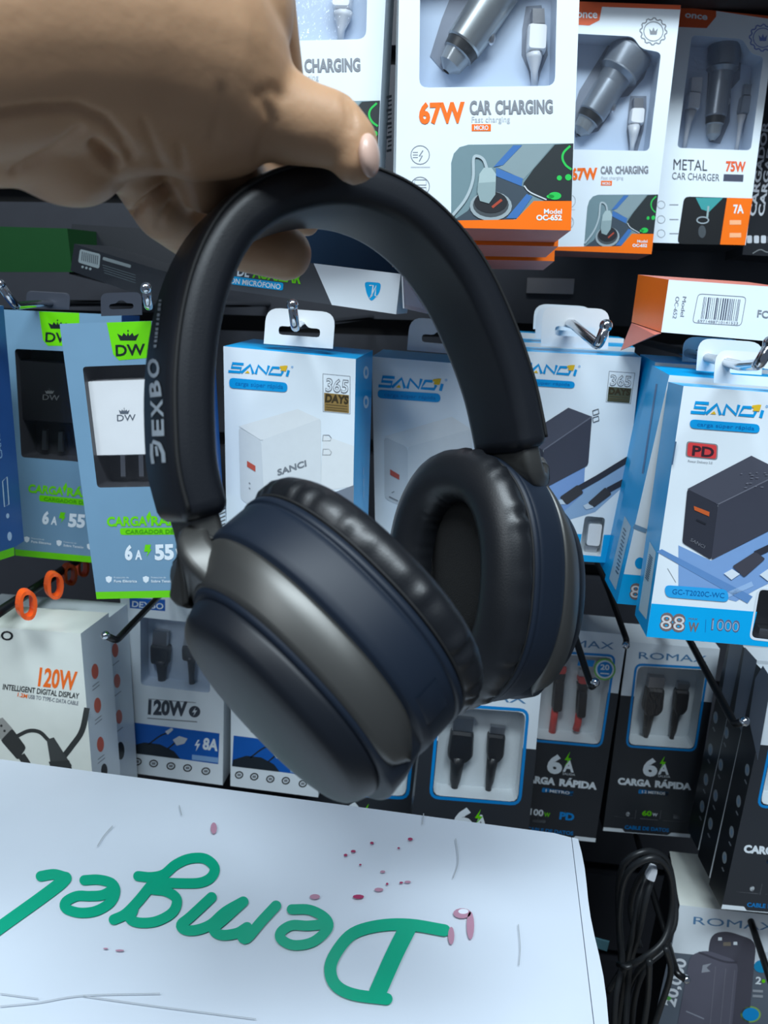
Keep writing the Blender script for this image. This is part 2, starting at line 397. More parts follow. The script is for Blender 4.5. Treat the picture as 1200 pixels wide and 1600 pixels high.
# nearest car charger carton
GR_ = 'white and orange car charger cartons'
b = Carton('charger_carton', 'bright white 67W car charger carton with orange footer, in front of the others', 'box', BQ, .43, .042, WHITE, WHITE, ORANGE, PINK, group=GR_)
once_print(b)
T = b.window(rq([(657, -80), (872, -78), (867, 134), (655, 137)], 14), .016, TRAY)
mbr = MB(); recess_shade(mbr, T, [(672, 88), (680, 62), (690, 30), (704, -5), (720, -30), (820, -60), (812, -5), (785, 34), (768, 64), (745, 92), (716, 113), (692, 112)])
recess_shade(mbr, T, [(822, 10), (846, 8), (852, 40), (856, 86), (845, 112), (840, 134), (830, 134), (826, 112), (815, 86), (816, 46)])
b.part('tray_recess_shade', mbr)
charger(b, T, (697, 112), (806, -52), 31, False)
usb(b, T, [(829, 20), (848, 20), (849, 44), (829, 44)], .008, [(823, 44), (852, 46), (850, 88), (821, 86)], [(835, 84, 13), (835, 92, 12), (835, 112, 6), (835, 134, 5)], (METAL, WHITEP, GREYP)); b.done()
# carton behind the thumb
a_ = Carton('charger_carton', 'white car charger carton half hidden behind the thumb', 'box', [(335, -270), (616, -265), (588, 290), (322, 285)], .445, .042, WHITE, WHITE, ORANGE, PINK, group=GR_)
once_print(a_)
T = a_.window(rq([(360, -140), (577, -138), (572, 61), (357, 66)], 14), .016, TRAY)
usb(a_, T, [(528, -30), (547, -30), (548, -16), (528, -16)], .008, [(523, -16), (552, -14), (550, 21), (521, 20)], [(536, 20, 15), (536, 28, 13), (533, 47, 6), (532, 66, 5)], (METAL, WHITEP, GREYP))
sf = a_.sideface(1)
for i in range(13): flat(a_.mb, sf, [(606 + i * .0, 150 + i * 7), (612, 148 + i * 7), (612, 151 + i * 7), (606, 153 + i * 7)] if i % 3 else [(604, 150 + i * 7), (612, 148 + i * 7), (612, 152.5 + i * 7), (604, 154 + i * 7)], GTXT)
a_.done()
# two more stacked behind the nearest one: their orange footers show below it
for i, (y, rx, Yc) in enumerate(((385, 872, .476), (408, 866, .522))):
    c = Carton('charger_carton', ('car charger carton directly behind the bright 67W one, orange edge showing', 'lowest orange-edged car charger carton behind the bright 67W one')[i], 'box',
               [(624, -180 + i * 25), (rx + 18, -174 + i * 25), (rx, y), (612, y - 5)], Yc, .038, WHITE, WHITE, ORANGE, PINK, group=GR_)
    flat(c.mb, c.F, [(612, y - 26), (rx + 1, y - 22), (rx, y), (612, y - 5)], ORANGE)
    if i: text(c.mb, c.F, 'OC-652', (824, y - 11), (856, y - 10), 5, LG)
    c.done()
# 67W carton further back on the right
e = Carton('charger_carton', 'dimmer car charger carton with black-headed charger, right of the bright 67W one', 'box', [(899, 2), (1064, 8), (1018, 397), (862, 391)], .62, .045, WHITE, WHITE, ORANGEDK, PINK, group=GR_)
once_print(e)
def seal(mb, F, cx, cy, r, m):
    pts = []
    for i in range(48):
        a = 2 * math.pi * i / 48; rr = r * (1 if i % 4 < 2 else .88); pts.append((cx + rr * math.cos(a), cy + rr * math.sin(a)))
    ring(mb, F, pts, r * .1, m); ring(mb, F, ell(cx, cy, r * .72), r * .07, m)
    flat(mb, F, [(cx - r * .32, cy - r * .22), (cx - r * .12, cy), (cx, cy - r * .3), (cx + r * .12, cy), (cx + r * .32, cy - r * .22), (cx + r * .24, cy + r * .24), (cx - r * .24, cy + r * .24)], m)
seal(e.mb, e.F, 1021, 49, 21, GTXT)
T = e.window(rq([(890, 52), (989, 57), (1002, 76), (1033, 82), (1014, 236), (875, 233)], 8), .02, TRAY)
mbr = MB(); recess_shade(mbr, T, [(899, 215), (893, 180), (905, 142), (926, 108), (950, 70), (968, 60), (1014, 100), (1006, 122), (982, 150), (957, 155), (952, 180), (935, 205)])
recess_shade(mbr, T, [(985, 150), (1010, 150), (1010, 172), (1005, 205), (995, 240), (983, 240), (979, 205), (982, 170)]); e.part('tray_recess_shade', mbr)
charger(e, T, (904, 211), (988, 80), 23, True)
usb(e, T, [(988, 156), (1003, 156), (1003, 172), (988, 172)], .008, [(984, 172), (1005, 172), (1003, 198), (981, 196)], [(991, 196, 10), (990, 212, 7), (988, 226, 4), (987, 238, 3.5)], (METAL, WHITEP, GREYP)); e.done()
# metal car charger carton
f = Carton('charger_carton', 'white 75W metal car charger carton with black footer, upper right corner', 'box', [(1062, 11), (1213, 26), (1165, 383), (1018, 379)], .67, .045, WHITE, WHITE, ORANGEDK, BLACKC, group=GR_)
mb = f.mb; F = f.F
flat(mb, F, [(1062, 11), (1213, 26), (1212, 31), (1119, 17), (1119, 26), (1104, 44), (1058, 42)], ORANGEDK)
text(mb, F, 'once', (1070, 27), (1105, 31), 10, WHITE, 2, .03); seal(mb, F, 1192, 59, 21, ink(120, 140, 200))
text(mb, F, 'METAL', (1052, 265), (1105, 267), 17, ink(70, 74, 82)); text(mb, F, 'CAR CHARGER', (1050, 280), (1124, 283), 11, ink(90, 94, 100)); text(mb, F, '75W', (1134, 267), (1165, 268), 15, ink(226, 96, 50), 2, .04)
flat(mb, F, [(1131, 272), (1162, 273), (1161, 284), (1130, 283)], ink(70, 74, 90))
flat(mb, F, rq([(1069, 307), (1176, 310), (1164, 383), (1058, 381)], 8, 3), ink(22, 24, 26)); flat(mb, F, [(1087, 309), (1130, 309), (1108, 331), (1096, 327)], ink(60, 150, 150), 2)
ring(mb, F, ell(1098, 344, 9, 5), 2, ink(150, 160, 165), 3); flat(mb, F, ell(1097, 362, 6, 10), ink(70, 76, 80), 3); stroke(mb, F, [(1105, 340), (1107, 322)], 3, ink(150, 170, 170), 3, sm=False)
flat(mb, F, [(1136, 309), (1176, 310), (1164, 383), (1125, 382)], ORANGE, 3); text(mb, F, '7A', (1146, 333), (1162, 333), 13, WHITE, 4, .03)
for y in (348, 368): flat(mb, F, box4(1140, y - 4, 1158, y + 3), ink(248, 178, 130), 4)
for i, y in enumerate((320, 343, 365)): ring(mb, F, ell(1033, y, 6), .8, GTXT); stroke(mb, F, [(1046, y), (1060, y)], 1.5, GTXT, sm=False)
T = f.window(rq([(1081, 55), (1160, 61), (1174, 84), (1193, 89), (1173, 235), (1058, 231)], 7), .02, TRAY)
mbr = MB(); recess_shade(mbr, T, [(1109, 66), (1160, 68), (1156, 124), (1142, 140), (1140, 190), (1125, 225), (1108, 222), (1102, 190), (1106, 120)]); f.part('tray_recess_shade', mbr)
charger(f, T, (1113, 220), (1134, 68), 16.5, True)
usb(f, T, [(1077, 124), (1094, 124), (1092, 148), (1075, 146)], .008, [(1071, 147), (1090, 149), (1088, 176), (1068, 174)], [(1079, 174, 9), (1076, 190, 5), (1072, 212, 3.5), (1069, 231, 3.5)], (GREYP, GREYP, GREYP))
usb(f, T, [(1160, 134), (1174, 135), (1172, 152), (1158, 151)], .007, [(1155, 152), (1172, 153), (1168, 182), (1150, 180)], [(1159, 180, 7), (1157, 195, 4), (1154, 215, 3), (1151, 234, 3)], (SILD, SILD, GREYP)); f.done()
# black carton at the right edge
g = Carton('charger_carton', 'black carton with vertical white lettering at the right edge of the top row', 'box', [(1208, 20), (1350, 40), (1300, 405), (1160, 398)], .72, .03, BLACKC, group=None)
text(g.mb, g.F, 'CARGADOR', (1180, 338), (1202, 190), 10, ink(196, 200, 206), 2, .03); text(g.mb, g.F, 'CARGADOR', (1193, 338), (1214, 190), 9, ink(196, 200, 206), 2, .03)
for i in range(4): flat(g.mb, g.F, rq(box4(1167 + i * 11, 368, 1175 + i * 11, 380), 2, 2), ink(196, 200, 206))
stroke(g.mb, g.F, [(1176, 396), (1188, 390), (1200, 394), (1215, 386)], 1.5, ink(120, 124, 126)); g.done()

# ============================================================ cartons lying on the pegs
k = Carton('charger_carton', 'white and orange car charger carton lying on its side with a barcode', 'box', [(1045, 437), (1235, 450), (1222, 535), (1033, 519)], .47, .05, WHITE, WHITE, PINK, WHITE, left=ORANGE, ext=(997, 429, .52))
ring(k.mb, k.F, rq([(1091, 459), (1166, 464), (1158, 509), (1082, 504)], 6, 3), 1, GTXT)
random.seed(2); x = 0
while x < 1:
    wd = random.choice((.012, .02, .035)); a0 = 1098 + 58 * x; 
    flat(k.mb, k.F, [(a0 + 2, 464 + 4 * x), (a0 + 2 + wd * 58, 464 + 4 * x), (a0 - 3 + wd * 58, 498 + 4 * x), (a0 - 3, 498 + 4 * x)], ink(70, 76, 92)); x += wd + random.choice((.015, .025, .04))
text(k.mb, k.F, '6971488710141523', (1090, 503), (1153, 507), 4, GTXT, 2)
text(k.mb, k.F, 'Model', (1067, 463), (1063, 494), 6, GTXT, 2); text(k.mb, k.F, 'OC-652', (1056, 463), (1051, 497), 6, GTXT, 2); text(k.mb, k.F, 'FC', (1183, 495), (1200, 497), 11, GTXT, 2, .02)
k.done()
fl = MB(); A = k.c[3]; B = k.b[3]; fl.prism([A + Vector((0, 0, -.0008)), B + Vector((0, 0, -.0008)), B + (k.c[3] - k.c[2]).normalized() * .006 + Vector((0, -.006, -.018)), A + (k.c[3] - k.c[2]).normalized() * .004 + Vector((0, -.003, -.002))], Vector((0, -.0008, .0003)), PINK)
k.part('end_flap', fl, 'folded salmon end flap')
ax = Carton('cable_carton', 'black and white audio cable carton lying flat above the pegs, blue shield mark', 'box', [(322, 391), (626, 428), (619, 491), (318, 447)], .478, .05, mat('slate_card', (66, 70, 76), .4), WHITE, BLACKC, WHITE)
flat(ax.mb, ax.F, [(490, 411.5), (626, 428), (619, 491), (518.5, 476.5)], WHITE)
text(ax.mb, ax.F, 'CABLE DE', (320, 424), (389, 433), 15, WHITE, 2, .03); text(ax.mb, ax.F, 'AUXILIAR', (394, 433), (470, 443), 16, LIME, 2, .04)
flat(ax.mb, ax.F, rq([(360, 431), (443, 442), (442, 454), (360, 444)], 3, 2), CYAN, 2); text(ax.mb, ax.F, 'CON MICRÓFONO', (352, 441), (438, 452), 8, WHITE, 3, .02)
flat(ax.mb, ax.F, rq([(569, 440), (596, 442), (593, 458), (580, 472), (573, 460)], 6, 3), CYAN, 2)
stroke(ax.mb, ax.F, [(577, 446), (583, 446), (581, 462), (577, 466), (580, 462), (588, 446), (586, 462), (590, 463)], 2, WHITE, 3, sm=False); ax.done()
fl = MB(); c_ = ax.c; d = (c_[1] - c_[0]).normalized()
fl.prism([c_[1] + d * .0005, c_[1] + ax.E * .9 + d * .003, c_[1] + ax.E * .9 + d * .012 + Vector((0, 0, -.022)), c_[2] + d * .004 + Vector((0, 0, .004))], d * .0008, WHITE); ax.part('end_flap', fl)
nb = Carton('cable_carton', 'dark navy carton behind the black and white audio cable carton', 'box', [(470, 355), (720, 388), (712, 440), (470, 415)], .63, .05, mat('navy_card', (20, 48, 74), .4)); nb.done()
gb = Carton('accessory_carton', 'dark green carton at the far left under the hand', 'box', [(-70, 352), (105, 357), (113, 425), (-60, 425)], .62, .06, mat('dark_green_card', (10, 62, 22), .4), mat('dark_green_card', (10, 62, 22), .4)); gb.done()
kb = Carton('accessory_carton', 'black carton with a grey barcode label, tilted on the pegs at left', 'box', [(116, 381), (300, 437), (292, 487), (110, 423)], .57, .05, BLACKC, BLACKC)
flat(kb.mb, kb.F, rq([(125, 389), (157, 397), (155, 420), (122, 410)], 3, 2), ink(120, 130, 132))
for i in range(9): flat(kb.mb, kb.F, [(128 + i * 3, 393 + i * .8), (129.3 + i * 3, 393.3 + i * .8), (128.3 + i * 3, 407 + i * .8), (127 + i * 3, 406.7 + i * .8)], ink(60, 66, 70), 2)
flat(kb.mb, kb.F, rq([(161, 401), (205, 414), (204, 419), (160, 406)], 2, 2), ink(104, 112, 114))
for i in range(4): stroke(kb.mb, kb.F, [(160 + i, 414 + i * 4), (212, 430 + i * 4)], 1.2, ink(66, 74, 78), sm=False)
for i in range(3): flat(kb.mb, kb.F, ell(129 + i * 6, 417 + i * 1.6, 2), ink(120, 130, 132))
kb.done()
vb = Carton('accessory_carton', 'plain black carton standing behind the tilted barcode carton', 'box', [(112, 350), (310, 362), (306, 446), (108, 428)], .67, .06, BLACKC); vb.done()

# ============================================================ wall charger cartons in steel blue
def crown(mb, F, cx, cy, wd, h, m, layer=2):
    x = lambda u: cx + u * wd / 2; y = lambda v: cy + v * h / 2
    flat(mb, F, [(x(-1), y(-.35)), (x(-.55), y(.15)), (x(-.4), y(-.5)), (x(-.12), y(.1)), (x(0), y(-.6)), (x(.12), y(.1)), (x(.4), y(-.5)), (x(.55), y(.15)), (x(1), y(-.35)), (x(.72), y(1)), (x(-.72), y(1))], m, layer)
    flat(mb, F, [(x(0), y(-1.15)), (x(.08), y(-.9)), (x(0), y(-.65)), (x(-.08), y(-.9))], m, layer)
DQ = [(93, 506), (309, 499), (336, 932), (151, 936)]
DARKI = ink(22, 34, 34)
def dw_print(C, black):
    F = C.F; mb = C.mb; M = quadmap(DQ, C.q); k = (C.q[2][0] - C.q[3][0]) / 185; mp = lambda L: [M(*p) for p in L]
    T = lambda s, a, b, h, m, l=3, bo=.02: text(mb, F, s, M(*a), M(*b), h * k, m, l, bo)
    flat(mb, F, mp([(166.5, 504), (236, 501.5), (240, 548), (236, 559), (186, 563), (177, 554)]), LIME)
    x, y = M(200, 524); crown(mb, F, x, y, 34 * k, 16 * k, DARKI, 2); T('DW', (181, 556), (227, 554), 17, DARKI)
    T('CARGA', (167, 822), (230, 821), 14, LIME, 2, .04); T('RÁPIDA', (236, 821), (312, 820), 14, LIME, 2, .04); flat(mb, F, mp([(228, 808), (234, 798), (236, 806), (232, 818)]), LIME)
    flat(mb, F, rq(mp([(187, 825), (318, 824), (319, 835), (188, 836)]), 4 * k, 3), LIME); T('CARGADOR DE PARED', (196, 834), (306, 833), 6, ink(70, 160, 10))
    T('6', (195, 874), (207, 874), 21, WHITE, 2, .05); T('A', (211, 874), (222, 874), 14, WHITE, 2, .04); T('55', (242, 874), (272, 873), 22, WHITE, 2, .05); T('W', (275, 873), (290, 872), 15, WHITE, 2, .04)
    flat(mb, F, mp([(227, 851), (236, 851), (234, 858), (237, 858), (229, 870), (231, 862), (225, 862)]), LIME, 2)
    for i, x in enumerate((170, 228, 283)):
        flat(mb, F, mp([(x - 5, 902), (x, 900), (x + 5, 902), (x + 4, 908), (x, 911), (x - 4, 908)]), WHITE)
        T(('Protección de', 'Protección de', 'Protección de')[i], (x + 8, 903.5), (x + 31, 903.5), 2.6, WHITE, 2, 0); T(('Fuga Eléctrica', 'Sobre Tensión', 'Cortocircuito')[i], (x + 8, 910), (x + 44, 910), 4, WHITE, 2, .02)
    flat(mb, F, mp([(149.5, 925), (335.5, 921), (336, 932), (151, 936)]), LIME)
    T_ = C.window(rq(mp([(129, 573), (294, 567), (309, 759), (152, 762)]), 6 * k), .022, TRAYD)
    cm = MB(); m = BLACKP if black else WHITEP
    q = mp([(141, 592), (276, 587), (287, 705), (155, 708)] if not black else [(146, 588), (280, 586), (292, 690), (160, 692)])
    slab(cm, T_, rq(q, 5 * k, 3), .0005, .017, m, .05)
    Fc = Face(T_.o + T_.n * .017, T_.n); x, y = M(194, 642); lm = ink(90, 100, 112) if not black else ink(96, 98, 98)
    crown(cm, Fc, x, y, 17 * k, 9 * k, lm, 2); text(cm, Fc, 'DW', M(183, 658), M(212, 657), 10 * k, lm, 2)
    C.part('wall_charger', cm, 'white wall charger' if not black else 'black wall charger')
    for x in (200, 228):
        pm = MB(); slab(pm, T_, mp([(x - 4, 706), (x + 4, 706), (x + 5, 742), (x - 3, 742)]), .006, .009, METAL, .1); C.part('plug_prong', pm)
GD = 'steel blue wall charger cartons'
d0 = Carton('charger_carton', 'nearest steel blue wall charger carton with a white charger in its window', 'box', DQ, .44, .032, STEEL, NAVYSIDE, STEEL, LIME, group=GD)
dw_print(d0, False); sf = d0.sideface(1); flat(d0.mb, sf, [(341, 782), (352, 776), (354, 822), (343, 830)], WHITE)
for i in range(7): stroke(d0.mb, sf, [(343, 786 + i * 6), (352, 782 + i * 6)], 2, DARKI, 2, sm=False)
d0.tab((158, 494), (222, 492), 36, .03, mat('dark_card_tab', (48, 52, 62), .5), True, 12); d0.done()
d1 = Carton('charger_carton', 'steel blue wall charger carton with a black charger, just behind the white-charger one', 'box', [(-6, 483), (190, 492), (184, 883), (24, 868)], .53, .032, STEEL, NAVYSIDE, STEEL, LIME, group=GD)
dw_print(d1, True); d1.tab((40, 480), (108, 484), 26, .03, mat('dark_card_tab', (48, 52, 62), .5), False, 8); d1.done()
d2 = Carton('charger_carton', 'steel blue wall charger carton cut off by the left edge, only its side showing', 'box', [(-270, 470), (-52, 482), (-12, 878), (-200, 868)], .445, .042, STEEL, NAVYSIDE, STEEL, LIME, group=GD)
sf = d2.sideface(1); text(d2.mb, sf, 'CARGADOR', (4, 716), (-6, 630), 7, ink(150, 186, 220), 2, .02); ring(d2.mb, sf, [(4, 752), (11, 745), (14, 788), (7, 792)], 1.5, ink(200, 220, 235))
flat(d2.mb, sf, ell(15, 838, 3.5, 7), ink(180, 205, 230)); flat(d2.mb, sf, ell(12, 806, 2.5, 4), ink(180, 205, 230))
flat(d2.mb, sf, [(-12, 866), (22, 855), (22.5, 868), (-12, 879)], LIME); d2.done()
# ============================================================ white and cyan wall charger cartons
LB = ink(0, 150, 215); YEL = ink(226, 184, 40)
def sandi_logo(mb, F, p0, p1, h, layer=2):
    a = Vector(p0); b = Vector(p1) - a; d = b.normalized(); up = Vector((d.y, -d.x)) * h; sh = d * h * .22
    L = lambda u, v: tuple(a + b * u + up * v + sh * v)
    G = [[(.21, .92), (.03, .92), (.03, .5), (.19, .5), (.19, .06), (0, .06)], [(.21, .0), (.32, .9), (.41, 0)], [(.45, 0), (.45, .9), (.62, .1), (.62, .98)],
         [(.80, .82), (.69, .82), (.66, .12), (.86, .12), (.87, .5)], [(.96, .0), (.96, .66)]]
    for g in G: stroke(mb, F, [L(*p) for p in g], h * .27, LB, layer, sm=False)
    flat(mb, F, [L(.27, .02), L(.35, .02), L(.31, .3)], YEL, layer); flat(mb, F, [L(.80, 1.02), L(.88, 1.12), L(.92, 1.12), L(.92, .55), L(.83, .55), L(.83, .82), L(.80, .82)], YEL, layer + 1)
    ring(mb, F, ell(*L(1.0, 1.02), h * .09, n=10), h * .04, LB, layer)
def pill(mb, F, q, m, s, tm, r=7):
    flat(mb, F, rq(q, r, 4), m, 3); a = Vector(q[3]); b = Vector(q[2]); h = (Vector(q[0]) - a).length; d = b - a; up = Vector((d.y, -d.x)).normalized() * h * .3
    p = a + d * .1 + up; r_ = a + d * .92 + up; text(mb, F, s, tuple(p), tuple(r_), h * .42, tm, 4)
def days(mb, F, q, gold):
    ring(mb, F, q, 1, GTXT); A, B, C_, D = [Vector(p) for p in q]; L = lambda u, v: tuple((A * (1 - u) + B * u) * (1 - v) + (D * (1 - u) + C_ * u) * v)
    flat(mb, F, [L(0.04, .5), L(.96, .5), L(.96, .98), L(.04, .98)], gold)
    h = (A - D).length
    text(mb, F, '365', L(.08, .45), L(.92, .45), h * .34, GTXT, 2, .03); text(mb, F, '365', L(.1, .44), L(.9, .44), h * .32, WHITE, 3, -.01)
    text(mb, F, 'DAYS', L(.07, .73), L(.93, .73), h * .2, ink(60, 50, 30), 3, .04)
    for v in (.8, .87, .93): stroke(mb, F, [L(.1, v), L(.9, v)], .8, ink(96, 80, 50), 3, sm=False)
GOLD = ink(142, 116, 66)
PGF, PGL, PGT, PGS = ink(214, 219, 221), ink(200, 206, 210), ink(222, 226, 227), ink(186, 192, 198)
CKF, CKL, CKT = ink(62, 64, 76), ink(48, 50, 60), ink(74, 76, 88)
GS = 'white and cyan wall charger cartons'
s1 = Carton('charger_carton', 'white and cyan charger carton with white charger seen through the headband, gold 365 badge', 'box', [(349, 541), (556, 561), (549, 905), (355, 886)], .474, .058, WHITE, CYAN, CYAN, CYAN, group=GS)
mb, F = s1.mb, s1.F
sandi_logo(mb, F, (356.5, 581), (452, 588.5), 15); pill(mb, F, [(358, 590), (449, 598), (449, 613), (358, 606)], LB, 'carga súper rápida', ink(0, 108, 178)); days(mb, F, [(504.5, 584), (547, 588), (547, 647), (505, 643)], GOLD)
flat(mb, F, [(505, 680), (553, 697), (552, 760), (500, 768)], PGT); flat(mb, F, [(523, 769), (553, 758), (552, 800), (470, 800)], ink(120, 128, 140))
for y in (684, 706): ring(mb, F, [(505, y - 4), (514, y - 4), (518, y + 1), (516, y + 5), (504, y + 5)], 1.4, GTXT)
flat(mb, F, rq([(373, 667), (408, 688), (414, 805), (376, 780)], 5, 2), PGL, 2); flat(mb, F, [(373, 666), (465, 639), (500, 655), (408, 688)], PGT, 2); flat(mb, F, rq([(408, 688), (501, 654), (502, 775), (414, 806)], 4, 2), PGF, 3)
flat(mb, F, [(386, 720), (399, 728), (399, 737), (386, 729)], ink(184, 80, 66), 4)
for y in (754, 762): stroke(mb, F, [(389, y), (391, y + 2)], 1.5, GTXT, 4, sm=False)
sandi_logo_grey = [('SANCI', (434, 743), (480, 729))]; text(mb, F, 'SANCI', (434, 743), (479, 728), 9, ink(120, 126, 132), 5, .03, .2)
sf = s1.sideface(1)
for y in (582, 628): flat(mb, sf, ell(572, y, 4.2, 10), ink(220, 234, 244)); flat(mb, sf, ell(572, y, 2, 5), CYAN, 2)
for y in (730, 748, 766): stroke(mb, sf, [(568, y), (568, y + 12)], 2, ink(120, 180, 226), sm=False)
s1.tab((412, 537), (520, 545), 57, .007); s1.done()
s2 = Carton('charger_carton', 'white and cyan charger carton with pale charger picture, right of the gold-badged one', 'box', [(581, 557), (800, 575), (790, 930), (588, 915)], .545, .04, WHITE, CYAN, CYAN, CYAN, group=GS)
mb, F = s2.mb, s2.F
sandi_logo(mb, F, (591, 604), (692, 611), 17); pill(mb, F, [(590, 609), (688, 615), (688, 629), (590, 622)], LB, 'carga súper rápida', ink(0, 108, 178))
flat(mb, F, rq([(600, 682), (637, 699), (638, 796), (601, 779)], 6, 2), PGL, 2); flat(mb, F, [(600, 682), (706, 651), (737, 671), (637, 699)], PGT, 2); flat(mb, F, rq([(637, 699), (737, 670), (738, 770), (638, 797)], 4, 2), PGF, 3)
flat(mb, F, [(609.5, 733), (624, 742), (624, 750), (609.5, 742)], ink(184, 80, 66), 4); stroke(mb, F, [(612, 770), (616, 768)], 1.5, GTXT, 4, sm=False); stroke(mb, F, [(608, 776), (622, 783)], 2, GTXT, 4, sm=False)
s2.tab((636, 547), (742, 556), 52, .012, TABW); s2.done()
def blackcharger(mb, F, LF, TF, RF, slot):
    flat(mb, F, rq(LF, 4, 2), CKL, 3); flat(mb, F, TF, CKT, 3); flat(mb, F, rq(RF, 4, 2), CKF, 4); flat(mb, F, slot, ink(196, 92, 44), 5)
    stroke(mb, F, [RF[0], RF[1]], 2, ink(104, 106, 118), 5, sm=False)
s3 = Carton('charger_carton', 'white and cyan charger carton with black charger, between headband and the front right one', 'box', [(800, 548), (1002, 558), (965, 880), (786, 868)], .515, .034, WHITE, CYAN, CYAN, CYAN, group=GS)
mb, F = s3.mb, s3.F
sandi_logo(mb, F, (808, 581), (901, 587.5), 15); pill(mb, F, [(800, 590), (898, 596), (898, 607), (800, 601)], LB, 'carga súper rápida', ink(0, 108, 178)); days(mb, F, [(952, 580), (992, 583), (985, 631), (947, 628)], ink(78, 84, 66))
flat(mb, F, rq([(812, 622), (845, 624), (843, 641), (810, 639)], 3, 2), ink(206, 58, 62)); text(mb, F, 'PD', (816, 636), (838, 638), 9, WHITE, 3, .04)
flat(mb, F, [(849, 762), (914, 728), (912, 770), (880, 800), (845, 800)], ink(120, 152, 200), 2)
blackcharger(mb, F, [(812, 686), (849, 703), (849, 764), (810, 746)], [(812, 686), (888, 637), (925, 651), (849, 703)], [(849, 703), (925, 651), (919, 727), (849, 764)], [(822, 705), (838, 712), (838, 718), (822, 711)])
for y in (646, 657): ring(mb, F, [(926, y - 4), (935, y - 7), (936, y), (927, y + 3)], 1.3, CKL, 3)
flat(mb, F, [(870, 783), (978, 723), (974, 760), (930, 800), (890, 812)], ink(138, 168, 200))
for P_, pl, tip in (([(905, 763), (935, 746), (984, 716)], [(874, 777), (903, 757), (912, 770), (886, 789)], [(869, 782), (878, 780), (884, 788), (872, 788)]), ([(950, 766), (978, 751)], [(918, 786), (946, 761), (956, 772), (928, 793)], [(911, 790), (922, 785), (928, 793), (916, 796)])):
    stroke(mb, F, P_, 9, CKL, 3, sm=False); flat(mb, F, rq(pl, 3, 2), ink(58, 58, 62), 4); flat(mb, F, tip, ink(190, 204, 216), 4)
for P_ in ([(786, 832), (909, 834.5), (904, 867), (904, 877), (786, 868)], [(904, 866.5), (939, 869.5), (938, 879), (904, 877)], [(943.5, 835.5), (969, 836), (965, 880), (938, 879), (938.5, 869)]): flat(mb, F, P_, CYAN)
T = s3.window(rq([(914, 806), (946, 809), (938, 869), (905, 866)], 6), .012, TRAYW)
pm = MB(); slab(pm, T, rq([(918, 812), (940, 813), (935, 848), (914, 846)], 4, 2), .001, .009, WHITEP, .06); slab(pm, T, [(914, 848), (933, 849), (931, 860), (912, 858)], .001, .006, METAL, .05); s3.part('cable_plug', pm)
s3.tab((845, 541), (950, 546), 63, .010, r=20); s3.done()
for i, (q, Y) in enumerate((([(803, 534), (992, 543), (958, 840), (790, 830)], .556), ([(804, 519), (975, 529), (950, 815), (792, 806)], .60))):
    c = Carton('charger_carton', ('second white and cyan charger carton in the middle stack, behind the black-charger one', 'rearmost white and cyan charger carton in the middle stack, under dark slatwall')[i], 'box', q, Y, .034, WHITE, CYAN, CYAN, CYAN, group=GS)
    c.tab(((836, 528), (833, 514))[i], ((935, 533), (925, 519))[i], (50, 40)[i], .01, TABW); c.done()
s4 = Carton('charger_carton', 'front right white and cyan charger carton marked 88W with a red PD badge', 'box', [(1068, 603), (1318, 622), (1245, 1015), (1010, 995)], .41, .034, WHITE, CYAN, CYAN, CYAN, left=CYAN, group=GS)
mb, F = s4.mb, s4.F
sandi_logo(mb, F, (1079, 645), (1193, 653), 18); pill(mb, F, [(1078, 655), (1187, 663), (1187, 677), (1078, 669)], LB, 'carga súper rápida', ink(0, 108, 178), 8)
flat(mb, F, rq([(1073, 689), (1122, 694), (1121, 719), (1071, 714)], 5, 3), ink(130, 136, 140)); flat(mb, F, rq([(1075, 691), (1120, 695.5), (1119, 717), (1073.5, 712.5)], 4, 3), ink(214, 64, 66), 2); text(mb, F, 'PD', (1081, 711), (1115, 714.5), 15, ink(60, 34, 44), 3, .03)
text(mb, F, 'Power Delivery 3.0', (1075, 722), (1113, 725), 3.6, GTXT)
flat(mb, F, [(1060, 852), (1111, 876), (1215, 822), (1225, 900), (1180, 922), (1150, 940), (1060, 915)], ink(122, 158, 206))
flat(mb, F, [(1026, 862), (1034, 858), (1176, 932), (1168, 943)], ink(96, 138, 190), 2)
stroke(mb, F, [(1043, 888), (1056, 910)], .8, GTXT, sm=False); stroke(mb, F, [(1136, 930), (1176, 912)], 8, ink(150, 182, 220), 2, sm=False)
blackcharger(mb, F, [(1074, 764), (1122, 788), (1111, 875), (1066, 848)], [(1074, 764), (1174, 712), (1226, 738), (1122, 789)], [(1122, 788), (1226, 737), (1216, 822), (1111, 875)], [(1084, 790.5), (1108.6, 800), (1108, 807), (1085, 797)])
stroke(mb, F, [(1088, 812), (1103, 819)], 2.5, ink(34, 36, 44), 5, sm=False); text(mb, F, 'SANCI', (1078, 845), (1100, 857), 5, ink(110, 112, 120), 5)
for i in range(14): flat(mb, F, ell(1150 + random.random() * 50, 725 + random.random() * 30 + i, 1 + random.random() * 2, .8, 8), ink(112, 114, 126), 6)
stroke(mb, F, [(1180, 866), (1240, 838)], 10, CKL, 4, sm=False); flat(mb, F, rq([(1144, 885), (1180, 862), (1196, 873), (1163, 902)], 3, 2), ink(66, 66, 76), 5); flat(mb, F, [(1131, 896), (1144, 889), (1156, 897), (1143, 906)], ink(214, 224, 232), 5)
flat(mb, F, [(1187, 898), (1200, 889), (1214, 897), (1200, 908)], ink(214, 224, 232), 5); flat(mb, F, [(1200, 887), (1235, 866), (1245, 880), (1215, 900)], ink(66, 66, 76), 5)
pill(mb, F, [(1038, 914), (1137, 921), (1139, 941), (1040, 933)], ink(40, 160, 224), 'GC-T2020C-WC', ink(0, 96, 160), 9)
